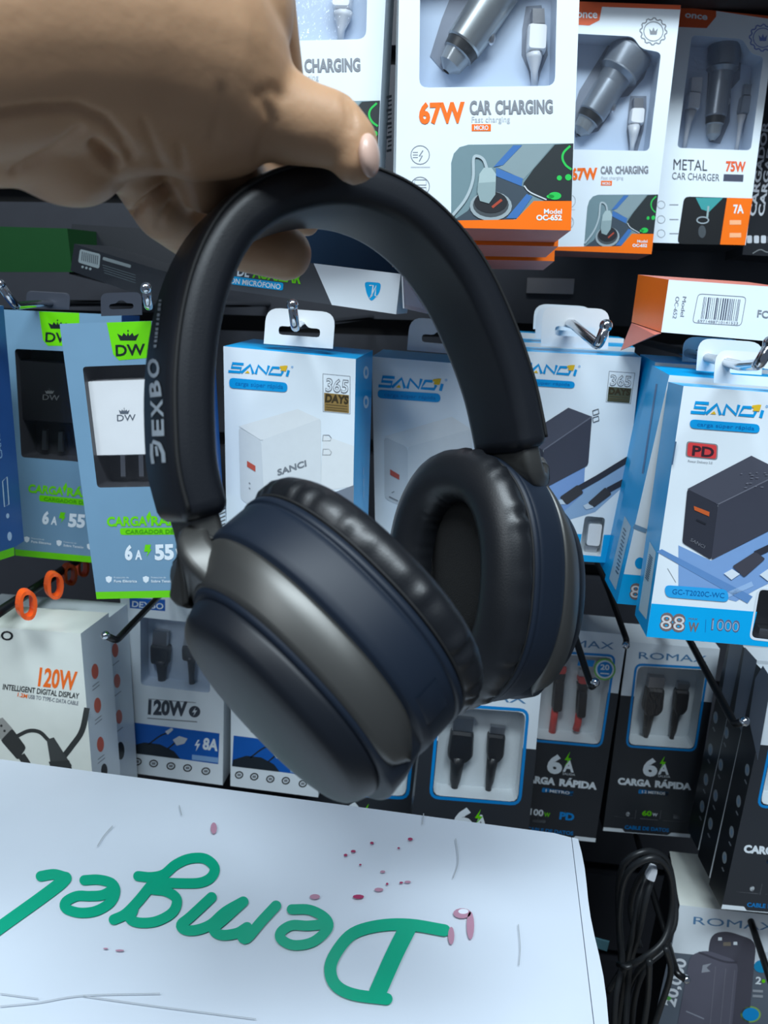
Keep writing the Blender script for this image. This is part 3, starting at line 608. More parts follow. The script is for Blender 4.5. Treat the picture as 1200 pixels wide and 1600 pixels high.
for P_ in ([(1018, 943), (1183, 956), (1173, 998), (1172, 1008.5), (1010, 995)], [(1173, 997), (1226, 1003), (1225, 1013), (1172, 1008.5)], [(1233, 960), (1260, 962), (1245, 1015), (1225, 1013), (1226, 1002)]): flat(mb, F, P_, CYAN, 2)
BRZ = ink(120, 104, 104)
text(mb, F, '88', (1030, 983), (1070, 986.5), 25, BRZ, 3, .06); text(mb, F, '88', (1031.5, 982), (1068.5, 985.5), 22, ink(214, 210, 210), 4, -.005); text(mb, F, 'W', (1075, 986), (1091, 987.5), 14, BRZ, 3, .03); text(mb, F, 'MAX', (1076, 968), (1090, 969), 3, BRZ, 3)
stroke(mb, F, [(1103, 968), (1102, 988)], .8, DEEPBLUE, 3, sm=False); text(mb, F, '1000', (1111, 984), (1155, 988), 18, ink(96, 100, 128), 3, .02); text(mb, F, '1000', (1112.5, 983.5), (1153.5, 987), 15, ink(150, 180, 210), 4, -.015)
T = s4.window(rq([(1187, 921), (1236, 926), (1225, 1002), (1174, 996)], 8), .014, mat('black_window_tray', (28, 28, 32), .3))
ring(mb, F, rq([(1185.5, 919.5), (1238, 924), (1227, 1004), (1172, 998)], 8), 3, ink(214, 222, 230), 3)
pm = MB(); slab(pm, T, [(1180, 974), (1206, 977), (1203, 995), (1177, 992)], .001, .007, METAL, .05); s4.part('cable_plug', pm)
sf = s4.sideface(3); flat(mb, sf, [(1015, 846), (1025, 863), (1010, 968), (998, 953)], ink(190, 210, 216))
for i in range(12): stroke(mb, sf, [(1014.5 - i * .6, 866 + i * 3.2), (1019.5 - i * .6, 873 + i * 3.2)], 1.6, ink(80, 100, 116), 2, sm=False)
stroke(mb, sf, [(1056, 690), (1050, 726)], 2.5, ink(70, 130, 180), sm=False)
s4.tab((1115, 598), (1235, 606), 52, .010, r=22); s4.done()
s5 = Carton('charger_carton', 'white and cyan charger carton directly behind the front right 88W one', 'box', [(1046, 586), (1270, 603), (1180, 963), (964, 943)], .456, .036, WHITE, CYAN, CYAN, CYAN, left=CYAN, group=GS)
mb, F = s5.mb, s5.F
flat(mb, F, [(974, 897), (1190, 915), (1180, 963), (964, 943)], CYAN); text(mb, F, '88', (983, 934), (1018, 937), 22, BRZ, 3, .06); text(mb, F, '88', (984.5, 933), (1016.5, 936), 19, ink(214, 210, 210), 4)
stroke(mb, F, [(990, 822), (1010, 830)], 7, ink(110, 146, 176), 2, sm=False); flat(mb, F, ell(1000, 880, 8, 9), LB, 2)
sf = s5.sideface(3); flat(mb, sf, [(976, 806), (986, 823), (962, 922), (952, 904)], ink(170, 196, 210))
for i in range(12): stroke(mb, sf, [(974 - i * 1.1, 825 + i * 6), (978 - i * 1.1, 831 + i * 6)], 2, ink(80, 104, 124), 2, sm=False)
stroke(mb, sf, [(1026, 600), (1004, 740)], 3, ink(60, 110, 160), sm=False)
s5.tab((1088, 579), (1190, 586), 51, .010, r=22); s5.done()
s6 = Carton('charger_carton', 'shaded white and cyan charger carton at the back of the right stack', 'box', [(1024, 566), (1230, 580), (1150, 920), (950, 905)], .50, .036, WHITE, CYAN, CYAN, CYAN, left=CYAN, group=GS)
s6.tab((1066, 565), (1160, 571), 40, .010); s6.done()

# ============================================================ cable cartons, lower left
GC = 'white data cable cartons'
c1 = Carton('cable_carton', 'white cable carton with orange 120W lettering at the left edge', 'box', [(-95, 974), (126, 990), (149, 1270), (-62, 1250)], .47, .042, mat('cream_card', (224, 228, 220), .34, bump=.05, bscale=60), WHITE, mat('cream_card', (224, 228, 220), .34), WHITE, group=GC)
mb, F = c1.mb, c1.F; KX = ink(30, 32, 34)
text(mb, F, 'DEXBO', (-62, 994), (20, 1001), 14, KX, 2, .02); text(mb, F, '120W', (59, 1071), (118, 1078), 28, OINK, 2, .03)
text(mb, F, 'INTELLIGENT DIGITAL DISPLAY', (4, 1077), (123, 1092), 8.5, KX, 2, .02); text(mb, F, '1.2M', (27, 1088), (42, 1091), 6, OINK, 2, .02); text(mb, F, 'USB TO TYPE-C DATA CABLE', (44, 1091), (122, 1102), 6, GTXT, 2, .02)
CB = ink(52, 54, 54)
stroke(mb, F, [(136, 1106), (128, 1142), (112, 1166), (98, 1184)], 9, CB); flat(mb, F, [(-12, 1128), (4, 1121), (20, 1139), (2, 1158)], ink(150, 150, 146)); flat(mb, F, rq([(1, 1157), (19, 1138), (41, 1168), (28, 1188)], 4, 2), CB, 2); stroke(mb, F, [(33, 1180), (45, 1200), (60, 1240)], 12, CB)
for x, y in ((2, 1134), (7, 1142)): flat(mb, F, ell(x, y, 2, 2, 8), CB, 2)
stroke(mb, F, [(27, 1150), (45, 1142), (62, 1144), (76, 1157)], 6, CB); flat(mb, F, [(73, 1156), (84, 1152), (112, 1196), (100, 1230), (80, 1200)], ink(66, 68, 68), 2); flat(mb, F, [(76, 1190), (108, 1188), (125, 1240), (92, 1240)], CB, 3)
sf = c1.sideface(1)
for x, y in ((148.5, 1049), (152.5, 1102), (157, 1163)): flat(mb, sf, ell(x, y, 5.5, 12), ink(214, 96, 70)); stroke(mb, sf, [(x - 4, y + 24), (x + 6, y + 16)], 1, GTXT, sm=False); stroke(mb, sf, [(x - 4, y + 30), (x + 7, y + 21)], 1, GTXT, sm=False)
flat(mb, sf, ell(163, 1204, 5, 11), KX); c1.done()
c2 = Carton('cable_carton', 'white cable carton just behind the orange 120W one, only its side visible', 'box', [(-48, 955), (161, 972), (180, 1260), (-22, 1240)], .516, .042, WHITE, WHITE, WHITE, WHITE, group=GC)
sf = c2.sideface(1)
for x, y in ((180, 1016), (183, 1064), (186, 1120)): flat(c2.mb, sf, ell(x, y, 5, 11), ink(214, 104, 84)); stroke(c2.mb, sf, [(x - 4, y + 24), (x + 6, y + 16)], 1, GTXT, sm=False)
flat(c2.mb, sf, ell(188.5, 1173, 6, 14), KX); c2.done()
W8 = [(186, 900), (352, 916), (348, 1227), (201, 1207)]
def w8_print(C):
    q = C.q; M = quadmap(W8, q); F = C.F; mb = C.mb; mp = lambda L: [M(*p) for p in L]
    T = lambda s, a, b, h, m, l=2, bo=.02: text(mb, F, s, M(*a), M(*b), h, m, l, bo)
    BL = ink(24, 92, 178)
    flat(mb, F, mp([(202, 934), (258, 937), (258, 955), (203, 950)]), BL); T('DEXBO', (206, 948), (255, 952), 9, WHITE)
    T('120W', (231, 1115), (292, 1118), 21, ink(66, 72, 82), 2, .05); flat(mb, F, mp(ell(304, 1112, 9)), ink(66, 72, 82)); flat(mb, F, mp([(306, 1105), (300, 1113), (304, 1113), (302, 1119), (308, 1110), (304, 1110)]), WHITE, 2)
    stroke(mb, F, mp([(232, 1092), (306, 1098)]), 1, GTXT, sm=False); stroke(mb, F, mp([(230, 1122), (308, 1128)]), 1.6, GTXT, sm=False)
    flat(mb, F, mp([(202, 1128), (343, 1146), (341, 1194), (202, 1175)]), BL)
    flat(mb, F, mp([(202, 1176), (203, 1166), (225, 1160), (250, 1163), (272, 1174), (282, 1186)]), ink(36, 44, 52), 2)
    stroke(mb, F, mp([(232, 1163), (250, 1150), (262, 1145)]), 2.4, ink(40, 48, 58), 2); flat(mb, F, mp([(258, 1143), (268, 1137), (271, 1140), (262, 1148)]), ink(200, 205, 210), 3)
    stroke(mb, F, mp([(262, 1170), (274, 1160)]), 2.4, ink(40, 48, 58), 2, sm=False); flat(mb, F, mp([(270, 1156), (280, 1150), (293, 1154), (288, 1162), (276, 1165)]), ink(190, 196, 202), 3)
    flat(mb, F, mp([(309, 1156), (304, 1165), (308, 1165), (306, 1174), (313, 1162), (308, 1162), (312, 1156)]), WHITE, 2); T('8A', (316, 1170), (340, 1173), 17, WHITE, 2, .04)
    flat(mb, F, mp([(300, 1179), (341, 1184), (341, 1192), (300, 1187)]), ink(130, 170, 215), 2)
    for x, y in ((214.5, 1190), (240, 1193), (267, 1197), (293, 1200), (321.6, 1205)): ring(mb, F, mp(ell(x, y, 6, 5)), 2, KX); flat(mb, F, mp(box4(x - 3, y - 2, x + 3, y + 2)), GTXT)
    T_ = C.window(rq(mp([(219, 964), (330, 976), (328, 1083), (220, 1070)]), 6, 3), .016, TRAY)
    for dx, s in ((0, 1), (46, .78)):
        P = lambda x, y: M(254 + dx + (x - 254) * s, 982 + (y - 982) * s + dx * .12)
        hd = [P(243, 981), P(266, 984), P(265, 1006), P(241, 1003)]; bd = [P(239, 1003), P(269, 1006), P(266, 1036), P(240, 1032)]
        tl = [(*P(253, 1030), 11 * s), (*P(253, 1042), 8 * s), (*P(253, 1062), 6 * s), (*M(254 + dx, 1072 + dx * .12), 5 * s)]
        usb(C, T_, hd, .008, bd, tl, (METAL, DARKP, DARKP))
c3 = Carton('cable_carton', 'white 120W cable carton with blue 8A band, below the steel blue carton', 'box', W8, .56, .045, WHITE, WHITE, WHITE, WHITE, group=GC); w8_print(c3); c3.done()
c4 = Carton('cable_carton', 'white blue-banded cable carton partly hidden behind the left ear cup', 'box', [(362, 922), (512, 937), (497, 1246), (360, 1228)], .55, .045, WHITE, WHITE, WHITE, WHITE, group=GC); w8_print(c4); c4.done()

# ============================================================ black and white fast charging cable cartons
RQ = [(981, 1003), (1125, 1014), (1078, 1309), (942, 1298)]
RB = ink(84, 134, 176); BLI = ink(0, 132, 206)
def cable_print(C, red=False):
    q = C.q; M = quadmap(RQ, q); F = C.F; mb = C.mb; k = (q[2][0] - q[3][0]) / 136; mp = lambda L: [M(*p) for p in L]
    T = lambda s, a, b, h, m, l=2, bo=.02: text(mb, F, s, M(*a), M(*b), h * k, m, l, bo)
    WIN = rq(mp([(997, 1041), (1103, 1047), (1084, 1170), (982, 1163)]), 9 * k, 3)
    lo = [Vector(M(970, 1086.5)), Vector(M(1112.5, 1097.5))]; up = lambda p: (lo[1] - lo[0]).cross(Vector(p) - lo[0]) < 0
    cut = lambda x, y: (lambda a, b: tuple(a + (b - a) * (((lo[0] - a).cross(lo[1] - lo[0])) / ((b - a).cross(lo[1] - lo[0])))))(Vector(x), Vector(y))
    WL = mp([(991, 1041), (982, 1163)]); WR = mp([(1103, 1047), (1084, 1170)]); a_l = cut(*WL); a_r = cut(*WR)
    low = sorted([p for p in WIN if not up(p)], key=lambda p: math.atan2(p[1] - (a_l[1] + a_r[1]) / 2, p[0] - (a_l[0] + a_r[0]) / 2))
    flat(mb, F, [tuple(lo[0]), cut(M(997, 1041), M(982, 1163))] + low[::-1] + [a_r, tuple(lo[1])] + mp([(1078, 1309), (942, 1298)]), GREYC)
    T('ROMAX', (998, 1029), (1104, 1035), 10.5, RB, 2, .0)
    ring(mb, F, rq(mp([(994, 1038), (1106, 1044), (1086, 1173), (979, 1166)]), 10 * k, 4), 3.6 * k, BLI, 2)
    T('6', (1004, 1211), (1027, 1212), 25, WHITE, 2, .05); T('A', (1028, 1209), (1045, 1210), 17, WHITE, 2, .04); flat(mb, F, mp([(1039, 1181), (1031, 1193), (1036, 1194), (1030, 1203), (1041, 1191), (1036, 1190)]), LIME, 3)
    T('SALIDA', (1028, 1214), (1047, 1215.5), 3.2, WHITE, 2, 0)
    T('CARGA', (965, 1225), (1017, 1229), 9.5, WHITE, 2, .06); T('RÁPIDA', (1023, 1229.5), (1080, 1234), 9.5, WHITE, 2, .06)
    flat(mb, F, rq(mp([(998, 1233), (1045, 1237), (1044, 1244), (997, 1240)]), 2, 2), BLI); T('1 METRO' if red else '1.2 METROS', (1003, 1239), (1039, 1242), 4, WHITE)
    if red: T('100', (980, 1272), (1000, 1274), 9, WHITE, 2, .03); T('W', (1001, 1274), (1010, 1275), 6, LIME, 2, .03); flat(mb, F, rq(mp(box4(984, 1278, 1004, 1283, 1)), 2, 2), ink(170, 176, 184)); T('PD', (1024, 1277), (1046, 1279), 10, BLI, 2, .05)
    else: T('60', (1003, 1274), (1018, 1275), 7.5, LIME, 2, .04); T('W', (1019, 1275), (1027, 1276), 5, WHITE); flat(mb, F, mp(ell(981, 1272, 3, 3.5)), WHITE); flat(mb, F, mp(box4(1052, 1272, 1062, 1279, 1)), ink(170, 176, 184))
    for x in (994, 1033): stroke(mb, F, mp([(x, 1266), (x - 2, 1280)]), 1, GTXT, sm=False)
    if not red: stroke(mb, F, mp([(960, 1276), (990, 1278.5)]), 1, GTXT, sm=False); stroke(mb, F, mp([(1036, 1282), (1072, 1285)]), 1, GTXT, sm=False); stroke(mb, F, mp([(1000, 1279), (1028, 1281.5)]), 1, GTXT, sm=False)
    T('CABLE DE DATOS', (976, 1295), (1045, 1300), 5.5, ink(0, 120, 190), 3, .03)
    flat(mb, F, mp([(943, 1292.5), (972, 1295), (976, 1300), (1043, 1305), (1049, 1301), (1079, 1303.5), (1078, 1309), (942, 1298)]), WHITE, 2)
    T_ = C.window(WIN, .018, TRAYW)
    if not red:
        usb(C, T_, mp([(1012, 1052), (1037, 1054), (1035, 1071), (1009, 1069)]), .009, mp([(1008, 1069), (1036, 1072), (1033, 1104), (1024, 1113), (1006, 1112), (1002, 1102)]),
            [(*M(1015, 1108), 9 * k), (*M(1013, 1124), 7.5 * k), (*M(1010, 1142), 6 * k), (*M(1009, 1150), 4 * k), (*M(1007, 1165), 4.5 * k)], (METAL, BLACKP, BLACKP))
        usb(C, T_, mp([(1057, 1063), (1076, 1065), (1074, 1074), (1055, 1072)]), .008, mp([(1053, 1073), (1075, 1075), (1071, 1103), (1064, 1112), (1052, 1110), (1050, 1101)]),
            [(*M(1058, 1108), 7 * k), (*M(1055, 1124), 6 * k), (*M(1052, 1142), 5 * k), (*M(1050, 1150), 3.5 * k), (*M(1048, 1168), 4 * k)], (METAL, BLACKP, BLACKP))
    else:
        for x0, y0, s in ((1012, 1044, 1), (1049, 1060, .9)):
            P = lambda x, y: M(x0 + x * s, y0 + y * s)
            usb(C, T_, [P(0, 0), P(18, 1.5), P(17, 12), P(-1, 11)], .008, [P(-2, 11), P(18, 12), P(16, 22), P(-3, 21)], [(*P(6, 36), 7 * k), (*P(4, 60), 6.5 * k), (*P(3, 72), 5.5 * k)], (METAL, REDP, BLACKP))
            usb(C, T_, [P(-3, 22), P(16, 23), P(14, 34), P(-2, 33)], .009, [P(-1, 30), P(14, 31), P(11, 76), P(-4, 75)], [(*P(3, 74), 5.5 * k), (*P(1, 90), 5.5 * k), (*P(-2, 116 - (y0 - 1044)), 5.5 * k)], (BLACKP, BLACKP, REDP))
GRX = 'black and white fast charging cable cartons'
def ovals(C, xs, kk=1):
    sf = C.sideface(3)
    for x, y in xs:
        flat(C.mb, sf, ell(x, y, 3.6 * kk, 9.5 * kk), ink(150, 160, 166)); flat(C.mb, sf, ell(x, y, 1.6 * kk, 5 * kk), ink(120, 150, 176), 2); stroke(C.mb, sf, [(x - 4 * kk, y + 15 * kk), (x - 1 * kk, y + 22 * kk)], 2, GTXT, sm=False)
r4 = Carton('cable_carton', 'black and white 60W cable carton with black cables, under the cyan 88W carton', 'box', RQ, .61, .04, WHITE, BLACKC, WHITE, BLACKC, group=GRX); cable_print(r4); r4.done()
r3 = Carton('cable_carton', 'black and white 100W cable carton with red braided cables in its window', 'box', [(838, 979), (980, 992), (930, 1316), (787, 1300)], .60, .04, WHITE, BLACKC, WHITE, BLACKC, group=GRX); cable_print(r3, True)
M = quadmap(RQ, r3.q); 
for rr, cc in ((17, (120, 190, 90)), (14.5, (220, 230, 236)), (12, (0, 132, 206))): flat(r3.mb, r3.F, ell(945, 1046, rr), ink(*cc), {17: 4, 14.5: 5, 12: 6}[rr])
text(r3.mb, r3.F, '20', (938, 1046), (952, 1047), 8, WHITE, 7, .03); stroke(r3.mb, r3.F, [(938, 1052), (952, 1053)], 2, WHITE, 7, sm=False); flat(r3.mb, r3.F, [(905, 1030), (930, 1032), (926, 1042), (902, 1040)], BLI, 3); r3.done()
r2 = Carton('cable_carton', 'black and white cable carton with black cables directly below the ear cups', 'box', [(668, 1060), (846, 1076), (815, 1412), (630, 1395)], .54, .04, WHITE, BLACKC, WHITE, BLACKC, group=GRX); cable_print(r2); r2.done()
r1 = Carton('cable_carton', 'black and white cable carton left of the one directly below the ear cups', 'box', [(493, 1052), (671, 1068), (640, 1402), (455, 1386)], .60, .04, WHITE, BLACKC, WHITE, BLACKC, group=GRX); cable_print(r1); r1.done()
R5 = [(1206, 1062), (1360, 1075), (1285, 1434), (1127, 1420)]
VP = Vector((750, 470))
for i, kk in enumerate((1, .949, .903)):
    q = [tuple(VP + (Vector(p) - VP) * kk) for p in R5]
    if i: F_ = Face(r5.F.o - r5.F.n * (.031 * i), r5.F.n)
    c = Carton('cable_carton', ('front black and white cable carton at the right edge with ovals down its side', 'second cable carton in the right edge stack, behind the front one', 'third and rearmost cable carton in the right edge stack')[i], 'box', q, .50, .0255, WHITE, BLACKC, WHITE, BLACKC, left=BLACKC, group=GRX, plane=F_ if i else None)
    if i == 0: r5 = c
    if i == 0: cable_print(c)
    sf = c.sideface(3)
    g_ = c.c[0]; flat(c.mb, sf, [tuple(VP + (Vector(p) - VP) * kk) for p in ((1206, 1062), (1184, 1188), (1170, 1124), (1180, 1060), (1192, 1040))] if i == 0 else [tuple(VP + (Vector(p) - VP) * kk) for p in ((1206, 1062), (1184, 1188), (1168, 1150), (1186, 1040))], ink(120, 128, 140), 1)
    ovals(c, ([(1167.5, 1203), (1154, 1252), (1143, 1300), (1132, 1340)], [(1135, 1145), (1126, 1195), (1118, 1243), (1110, 1287)], [(1118, 1121), (1110, 1171), (1103, 1218), (1097, 1260)])[i])
    sb = c.sideface(2)
    c.done()
# power bank carton
pb = Carton('power_bank_carton', 'white and grey power bank carton, lowest at the right', 'box', [(1062, 1414), (1260, 1436), (1195, 1790), (985, 1765)], .515, .09, mat('slate_grey_card', (92, 102, 114), .35), BLACKC, mat('cream_card', (224, 228, 220), .34), BLACKC, ext=(1046, 1330, .60))
mb, F = pb.mb, pb.F
flat(mb, F, [(1062, 1414), (1260, 1436), (1248, 1508), (1048, 1488)], WHITE); text(mb, F, 'ROMAX', (1083, 1444), (1212, 1455), 12, RB, 2)
flat(mb, F, [(1178, 1486), (1260, 1494), (1250, 1520), (1176, 1512)], WHITE)
flat(mb, F, rq([(1110, 1460), (1135, 1454), (1182, 1470), (1166, 1640), (1090, 1640)], 16, 4), ink(74, 74, 86), 3); flat(mb, F, rq([(1078, 1492), (1104, 1484), (1154, 1502), (1138, 1660), (1050, 1650)], 14, 4), ink(92, 92, 106), 4)
stroke(mb, F, [(1092, 1488), (1130, 1502), (1152, 1504)], 3, ink(66, 66, 78), 5)
for x, y in ((1125, 1467), (1149, 1474)): flat(mb, F, box4(x - 3, y - 2.5, x + 3, y + 2.5), WHITE, 4)
flat(mb, F, box4(1130, 1472, 1142, 1478), ink(120, 112, 100), 4); flat(mb, F, [(1098, 1508), (1112, 1505), (1104, 1512), (1110, 1518), (1096, 1520)], ink(150, 154, 164), 5)
for d in (0, 16, 30): stroke(mb, F, [(1118 + d, 1510 + d * .2), (1106 + d, 1640)], 1.2, ink(112, 112, 124), 5, sm=False)
stroke(mb, F, [(1072, 1580), (1100, 1592)], 2, ink(140, 144, 156), 5, sm=False)
text(mb, F, '20,000', (1054, 1574), (1073, 1500), 17, ink(220, 226, 232), 2, .03); flat(mb, F, ell(1045, 1560, 4, 3), ink(80, 160, 70), 3)
text(mb, F, '2', (1180, 1537), (1189, 1538), 11, WHITE, 3, .03); flat(mb, F, ell(1193, 1533, 3), LIME, 3); 
for y in (1548, 1556): stroke(mb, F, [(1176, y), (1192, y + 1)], 4, ink(150, 156, 164), 3, sm=False)
for rr, cc in ((16, (130, 170, 90)), (13, (0, 140, 206))): flat(mb, F, ell(1173, 1585, rr, rr * .8), ink(*cc), 3 if rr == 16 else 4)
flat(mb, F, ell(1190, 1510, 12, 10), ink(0, 140, 190), 3); sfp = pb.sideface(0); pb.done()

# ============================================================ wire hooks and rods from the slatwall
def hook(label, pts, r, m=CHROME, group='wire display hooks', ball=True, name='display_hook'):
    mb = MB(); P = [atY(*p) for p in pts]
    Q = []
    for i, p in enumerate(P):            # round the bends
        if 0 < i < len(P) - 1:
            a = (P[i - 1] - p); b = (P[i + 1] - p); d = min(.006, a.length * .4, b.length * .4)
            p0 = p + a.normalized() * d; p2 = p + b.normalized() * d
            Q += [p0 * (1 - t) ** 2 + p * 2 * t * (1 - t) + p2 * t * t for t in (0, .25, .5, .75, 1)]
        else: Q.append(p)
    w_ = Q[-1]; Q.append(Vector((w_.x, .785, w_.z))) if w_.y < .78 else None
    if ball:
        rt = thing(name, label, 'hook', Q[-1], group); mb.tube(Q, r, m, 10); mb.build('wire', rt)
        b2 = MB(); b2.ball(Q[0], r * 1.25, CHROME, 8); b2.build('tip', rt); return rt
    mb.tube(Q, r, m, 10); o = mb.build(name); tag(o, label, 'hook', group); return recentre(o)
R = .0026
hook('chrome hook holding the white-charger carton seen inside the headband', [(457, 476, .43), (461, 512, .435), (466, 508, .47)], R)
hook('bright chrome hook with upturned tip above the middle white and cyan carton', [(947, 509, .44), (935, 540, .44), (896, 507, .50)], .0029)
hook('chrome hook through the white tab of the front right 88W carton', [(1204, 536, .36), (1186, 570, .36), (1158, 572, .40)], R)
hook('dark hook with silver ball tip hanging over the red braided cables', [(930, 1066, .50), (924, 1074, .50), (893, 978, .57)], R, BLACKROD)
hook('dark wire hook between the 100W and 60W cable cartons', [(978, 1008, .55), (979, 1000, .56), (952, 925, .62)], .0024, BLACKROD)
hook('dark hook with silver tip right of the 60W cable carton', [(1163, 1127, .46), (1148, 1132, .465), (1080, 1005, .56)], R, BLACKROD)
hook('dark hook with silver tip in front of the power bank carton', [(1072, 1530, .48), (1058, 1522, .48), (1010, 1362, .58)], R, BLACKROD)
hook('dark hook at the lower right edge, right of the power bank picture', [(1225, 1560, .47), (1212, 1556, .47), (1168, 1424, .53)], R, BLACKROD)
hook('dark hook with chrome tip below the nearest steel blue carton', [(165, 993, .44), (182, 1001, .445), (246, 934, .535)], .0024, BLACKROD)
hook('chrome hook at the far left edge above the steel blue cartons', [(0, 444, .45), (24, 478, .46), (64, 474, .55)], R)
hook('chrome hook tip just left of the headband above the steel blue carton', [(228, 450, .42), (232, 478, .425), (238, 476, .50)], R)
rod = hook('thick black rod carrying orange rings at the far left', [(-40, 982, .42), (108, 884, .60)], .0036, BLACKROD, None, False, 'display_rod')
OR = mat('orange_plastic', (255, 96, 30), .3)
for i, (x, y, Y, rx, ry) in enumerate(((41, 944, .452, 11, 20), (84, 914, .51, 10, 18), (108, 897, .585, 8, 14), (128, 886, .63, 7, 12))):
    mb = MB(); pts = []
    for j in range(24):
        a = 2 * math.pi * j / 24; sgn = lambda v: math.copysign(abs(v) ** .8, v); pts.append(atY(x + rx * sgn(math.cos(a)), y + ry * sgn(math.sin(a)), Y + .004 * math.cos(a)))
    n = len(pts); rows = []
    cen = sum(pts, Vector()) / n; ax = (pts[6] - cen).cross(pts[0] - cen).normalized()
    for j in range(n):
        o_ = (pts[j] - cen).normalized(); rows.append([pts[j] + ax * u * .0032 + o_ * v * .0014 for u, v in ((-1, -1), (1, -1), (1, 1), (-1, 1))])
    mb.grid(rows + [rows[0]], OR, smooth=False); o = mb.build('hanging_ring')
    tag(o, ('nearest orange hanging ring on the black rod', 'second orange hanging ring from the front on the black rod', 'third orange hanging ring on the black rod, under the steel blue carton', 'farthest orange hanging ring, mostly hidden under the steel blue carton')[i], 'ring', 'orange hanging rings on the black rod'); recentre(o)
# small metal bracket in the slat groove
mb = MB(); c = atY(860, 445, .775); mb.prism([c + Vector((-.022, 0, -.008)), c + Vector((.022, 0, -.008)), c + Vector((.022, 0, .006)), c + Vector((-.022, 0, .006))], Vector((0, .004, 0)), mat('dull_metal', (150, 145, 145), .4, .8)); o = mb.build('slat_bracket'); tag(o, 'small metal bracket clipped in the dark slatwall groove above the tabs', 'bracket'); recentre(o)
# ============================================================ black cable bundle, lower right
hb = thing('cable_bundle', 'looped bundle of black cables hanging right of the big white carton', 'cable', atY(1000, 1700, .48))
CAB = mat('black_cable_sheath', (30, 32, 34), .4)
loops = [[(1000, 1480), (985, 1420), (1000, 1370), (1030, 1345), (1048, 1375), (1050, 1430), (1040, 1480), (1010, 1510), (992, 1560), (985, 1640)],
         [(970, 1500), (966, 1400), (975, 1350), (1010, 1330), (1042, 1345), (1054, 1400), (1052, 1450), (1020, 1490), (985, 1540), (970, 1640)],
         [(1014, 1360), (1000, 1400), (988, 1460), (978, 1510), (968, 1580), (960, 1640)], [(1022, 1362), (1008, 1410), (998, 1460), (985, 1505), (980, 1560), (975, 1640)],
         [(958, 1640), (962, 1560), (972, 1500), (968, 1430), (980, 1365), (1020, 1340), (1046, 1365), (1050, 1420), (1036, 1470), (1000, 1500), (975, 1512), (950, 1550)],
         [(1040, 1480), (1048, 1520), (1030, 1580), (1010, 1640)], [(1015, 1500), (1012, 1560), (1000, 1640)]]
for i, L in enumerate(loops):
    mb = MB(); n = len(L); P = smooth(L, 6); P3 = [atY(p.x, p.y, .49 - .006 * i + .008 * math.sin(j * .25 + i)) for j, p in enumerate(P)]
    mb.tube(P3, .0022, CAB, 8); mb.build('cable_loop', hb)
mb = MB(); mb.tube([atY(966, 1507, .465), atY(980, 1511, .455), atY(994, 1505, .465)], .002, CAB, 8); mb.build('twist_tie', hb)
mb = MB(); q = [(1006, 1366), (1016, 1348), (1026, 1352), (1020, 1372)]; Fh = Face(atY(1016, 1360, .47), Vector((0, -1, .1))); slab(mb, Fh, rq(q, 3, 2), 0, .006, GREYP); mb.build('cable_plug', hb, )
mb = MB(); hookp = atY(1012, 1342, .575)
tg = MB(); Ft = Face(atY(940, 1485, .49), Vector((0, -1, .1))); slab(tg, Ft, [(930, 1464), (952, 1470), (948, 1486), (930, 1480)], 0, .001, mat('teal_tag', (60, 100, 110), .5)); tg.build('paper_tag', hb)

# ============================================================ big white carton on the counter
O = atY(500, 1252, .42); FT = Face(O, Vector((0, 0, 1)))
bl, br, fr, fl_ = FT.P(-60, 1177), FT.P(893, 1304), FT.P(936, 1660), FT.P(-330, 1640)
DW_ = (fr - br); fr = br + DW_.normalized() * .30; flp = bl + (fr - br)
H = .30
mb = MB(); CW = mat('white_corrugated_card', (204, 212, 222), .42, var=.06, scale=14, bump=.25, bscale=22)
bigc = thing('carton', 'large white carton in the foreground with upside-down green script lettering', 'box', (bl + br + fr + flp) / 4 - Vector((0, 0, H)))
top = [bl, br, fr, flp]; out = [Vector(p) for p in top]
e1 = (br - bl).normalized(); e2 = (fr - br).normalized(); rim = .004
nu, nv = 40, 24; rows = []
for j in range(nv + 1):
    rows.append([])
    for i in range(nu + 1):
        u, v = i / nu, j / nv
        p = bl + (br - bl) * u + (flp - bl) * v; rows[-1].append(p + Vector((0, 0, -.0006 - .0015 * max(0, (u - .985) / .015) ** 2)))
mb.grid(rows, CW, closed=False, smooth=True)
D3 = Vector((0, 0, -H + .0)); lo = [p + D3 for p in top]; dz = Vector((0, 0, -.0006)); t2 = [p + dz for p in top]; t2[1] += Vector((0, 0, -.0015)); t2[2] += Vector((0, 0, -.0015))
for i in range(4): mb.face([t2[i], lo[i], lo[(i + 1) % 4], t2[(i + 1) % 4]], CW)
mb.face(lo[::-1], CW)
GRN = mat('green_print', (0, 158, 122), .3)
px8 = lambda L: [(x / 2.5, 1300 + y / 2.5) for x, y in L]
px5 = lambda L: [(x / 1.25, 1180 + y / 1.25) for x, y in L]
LAY = [1.0]
def st(L, w_):                         # each pen stroke lies a hair above the one before
    w_ *= 1.18; LAY[0] += .22; stroke(mb, FT, L, w_, GRN, LAY[0], rise=.2)
    P = smooth(L)
    for p in (P[0], P[-1]): LAY[0] += .11; flat(mb, FT, ell(p.x, p.y, w_ / 2, n=18), GRN, LAY[0])
st([(64, 1369), (84, 1366), (100, 1370)], 14); st([(102, 1372), (92, 1382), (60, 1406), (0, 1449), (-50, 1486)], 17)
st(px8([(330, 188), (385, 186), (435, 200), (450, 232), (430, 275), (375, 308), (310, 315), (258, 298), (258, 272), (300, 250), (350, 250), (400, 246), (440, 225)]), 13.5)
st(px8([(540, 172), (590, 176), (640, 165), (685, 128), (740, 104), (800, 104), (838, 138), (825, 176), (780, 198), (700, 200), (640, 198), (605, 205)]), 13.5)
st(px8([(618, 180), (585, 215), (540, 270), (490, 320), (445, 342)]), 14)
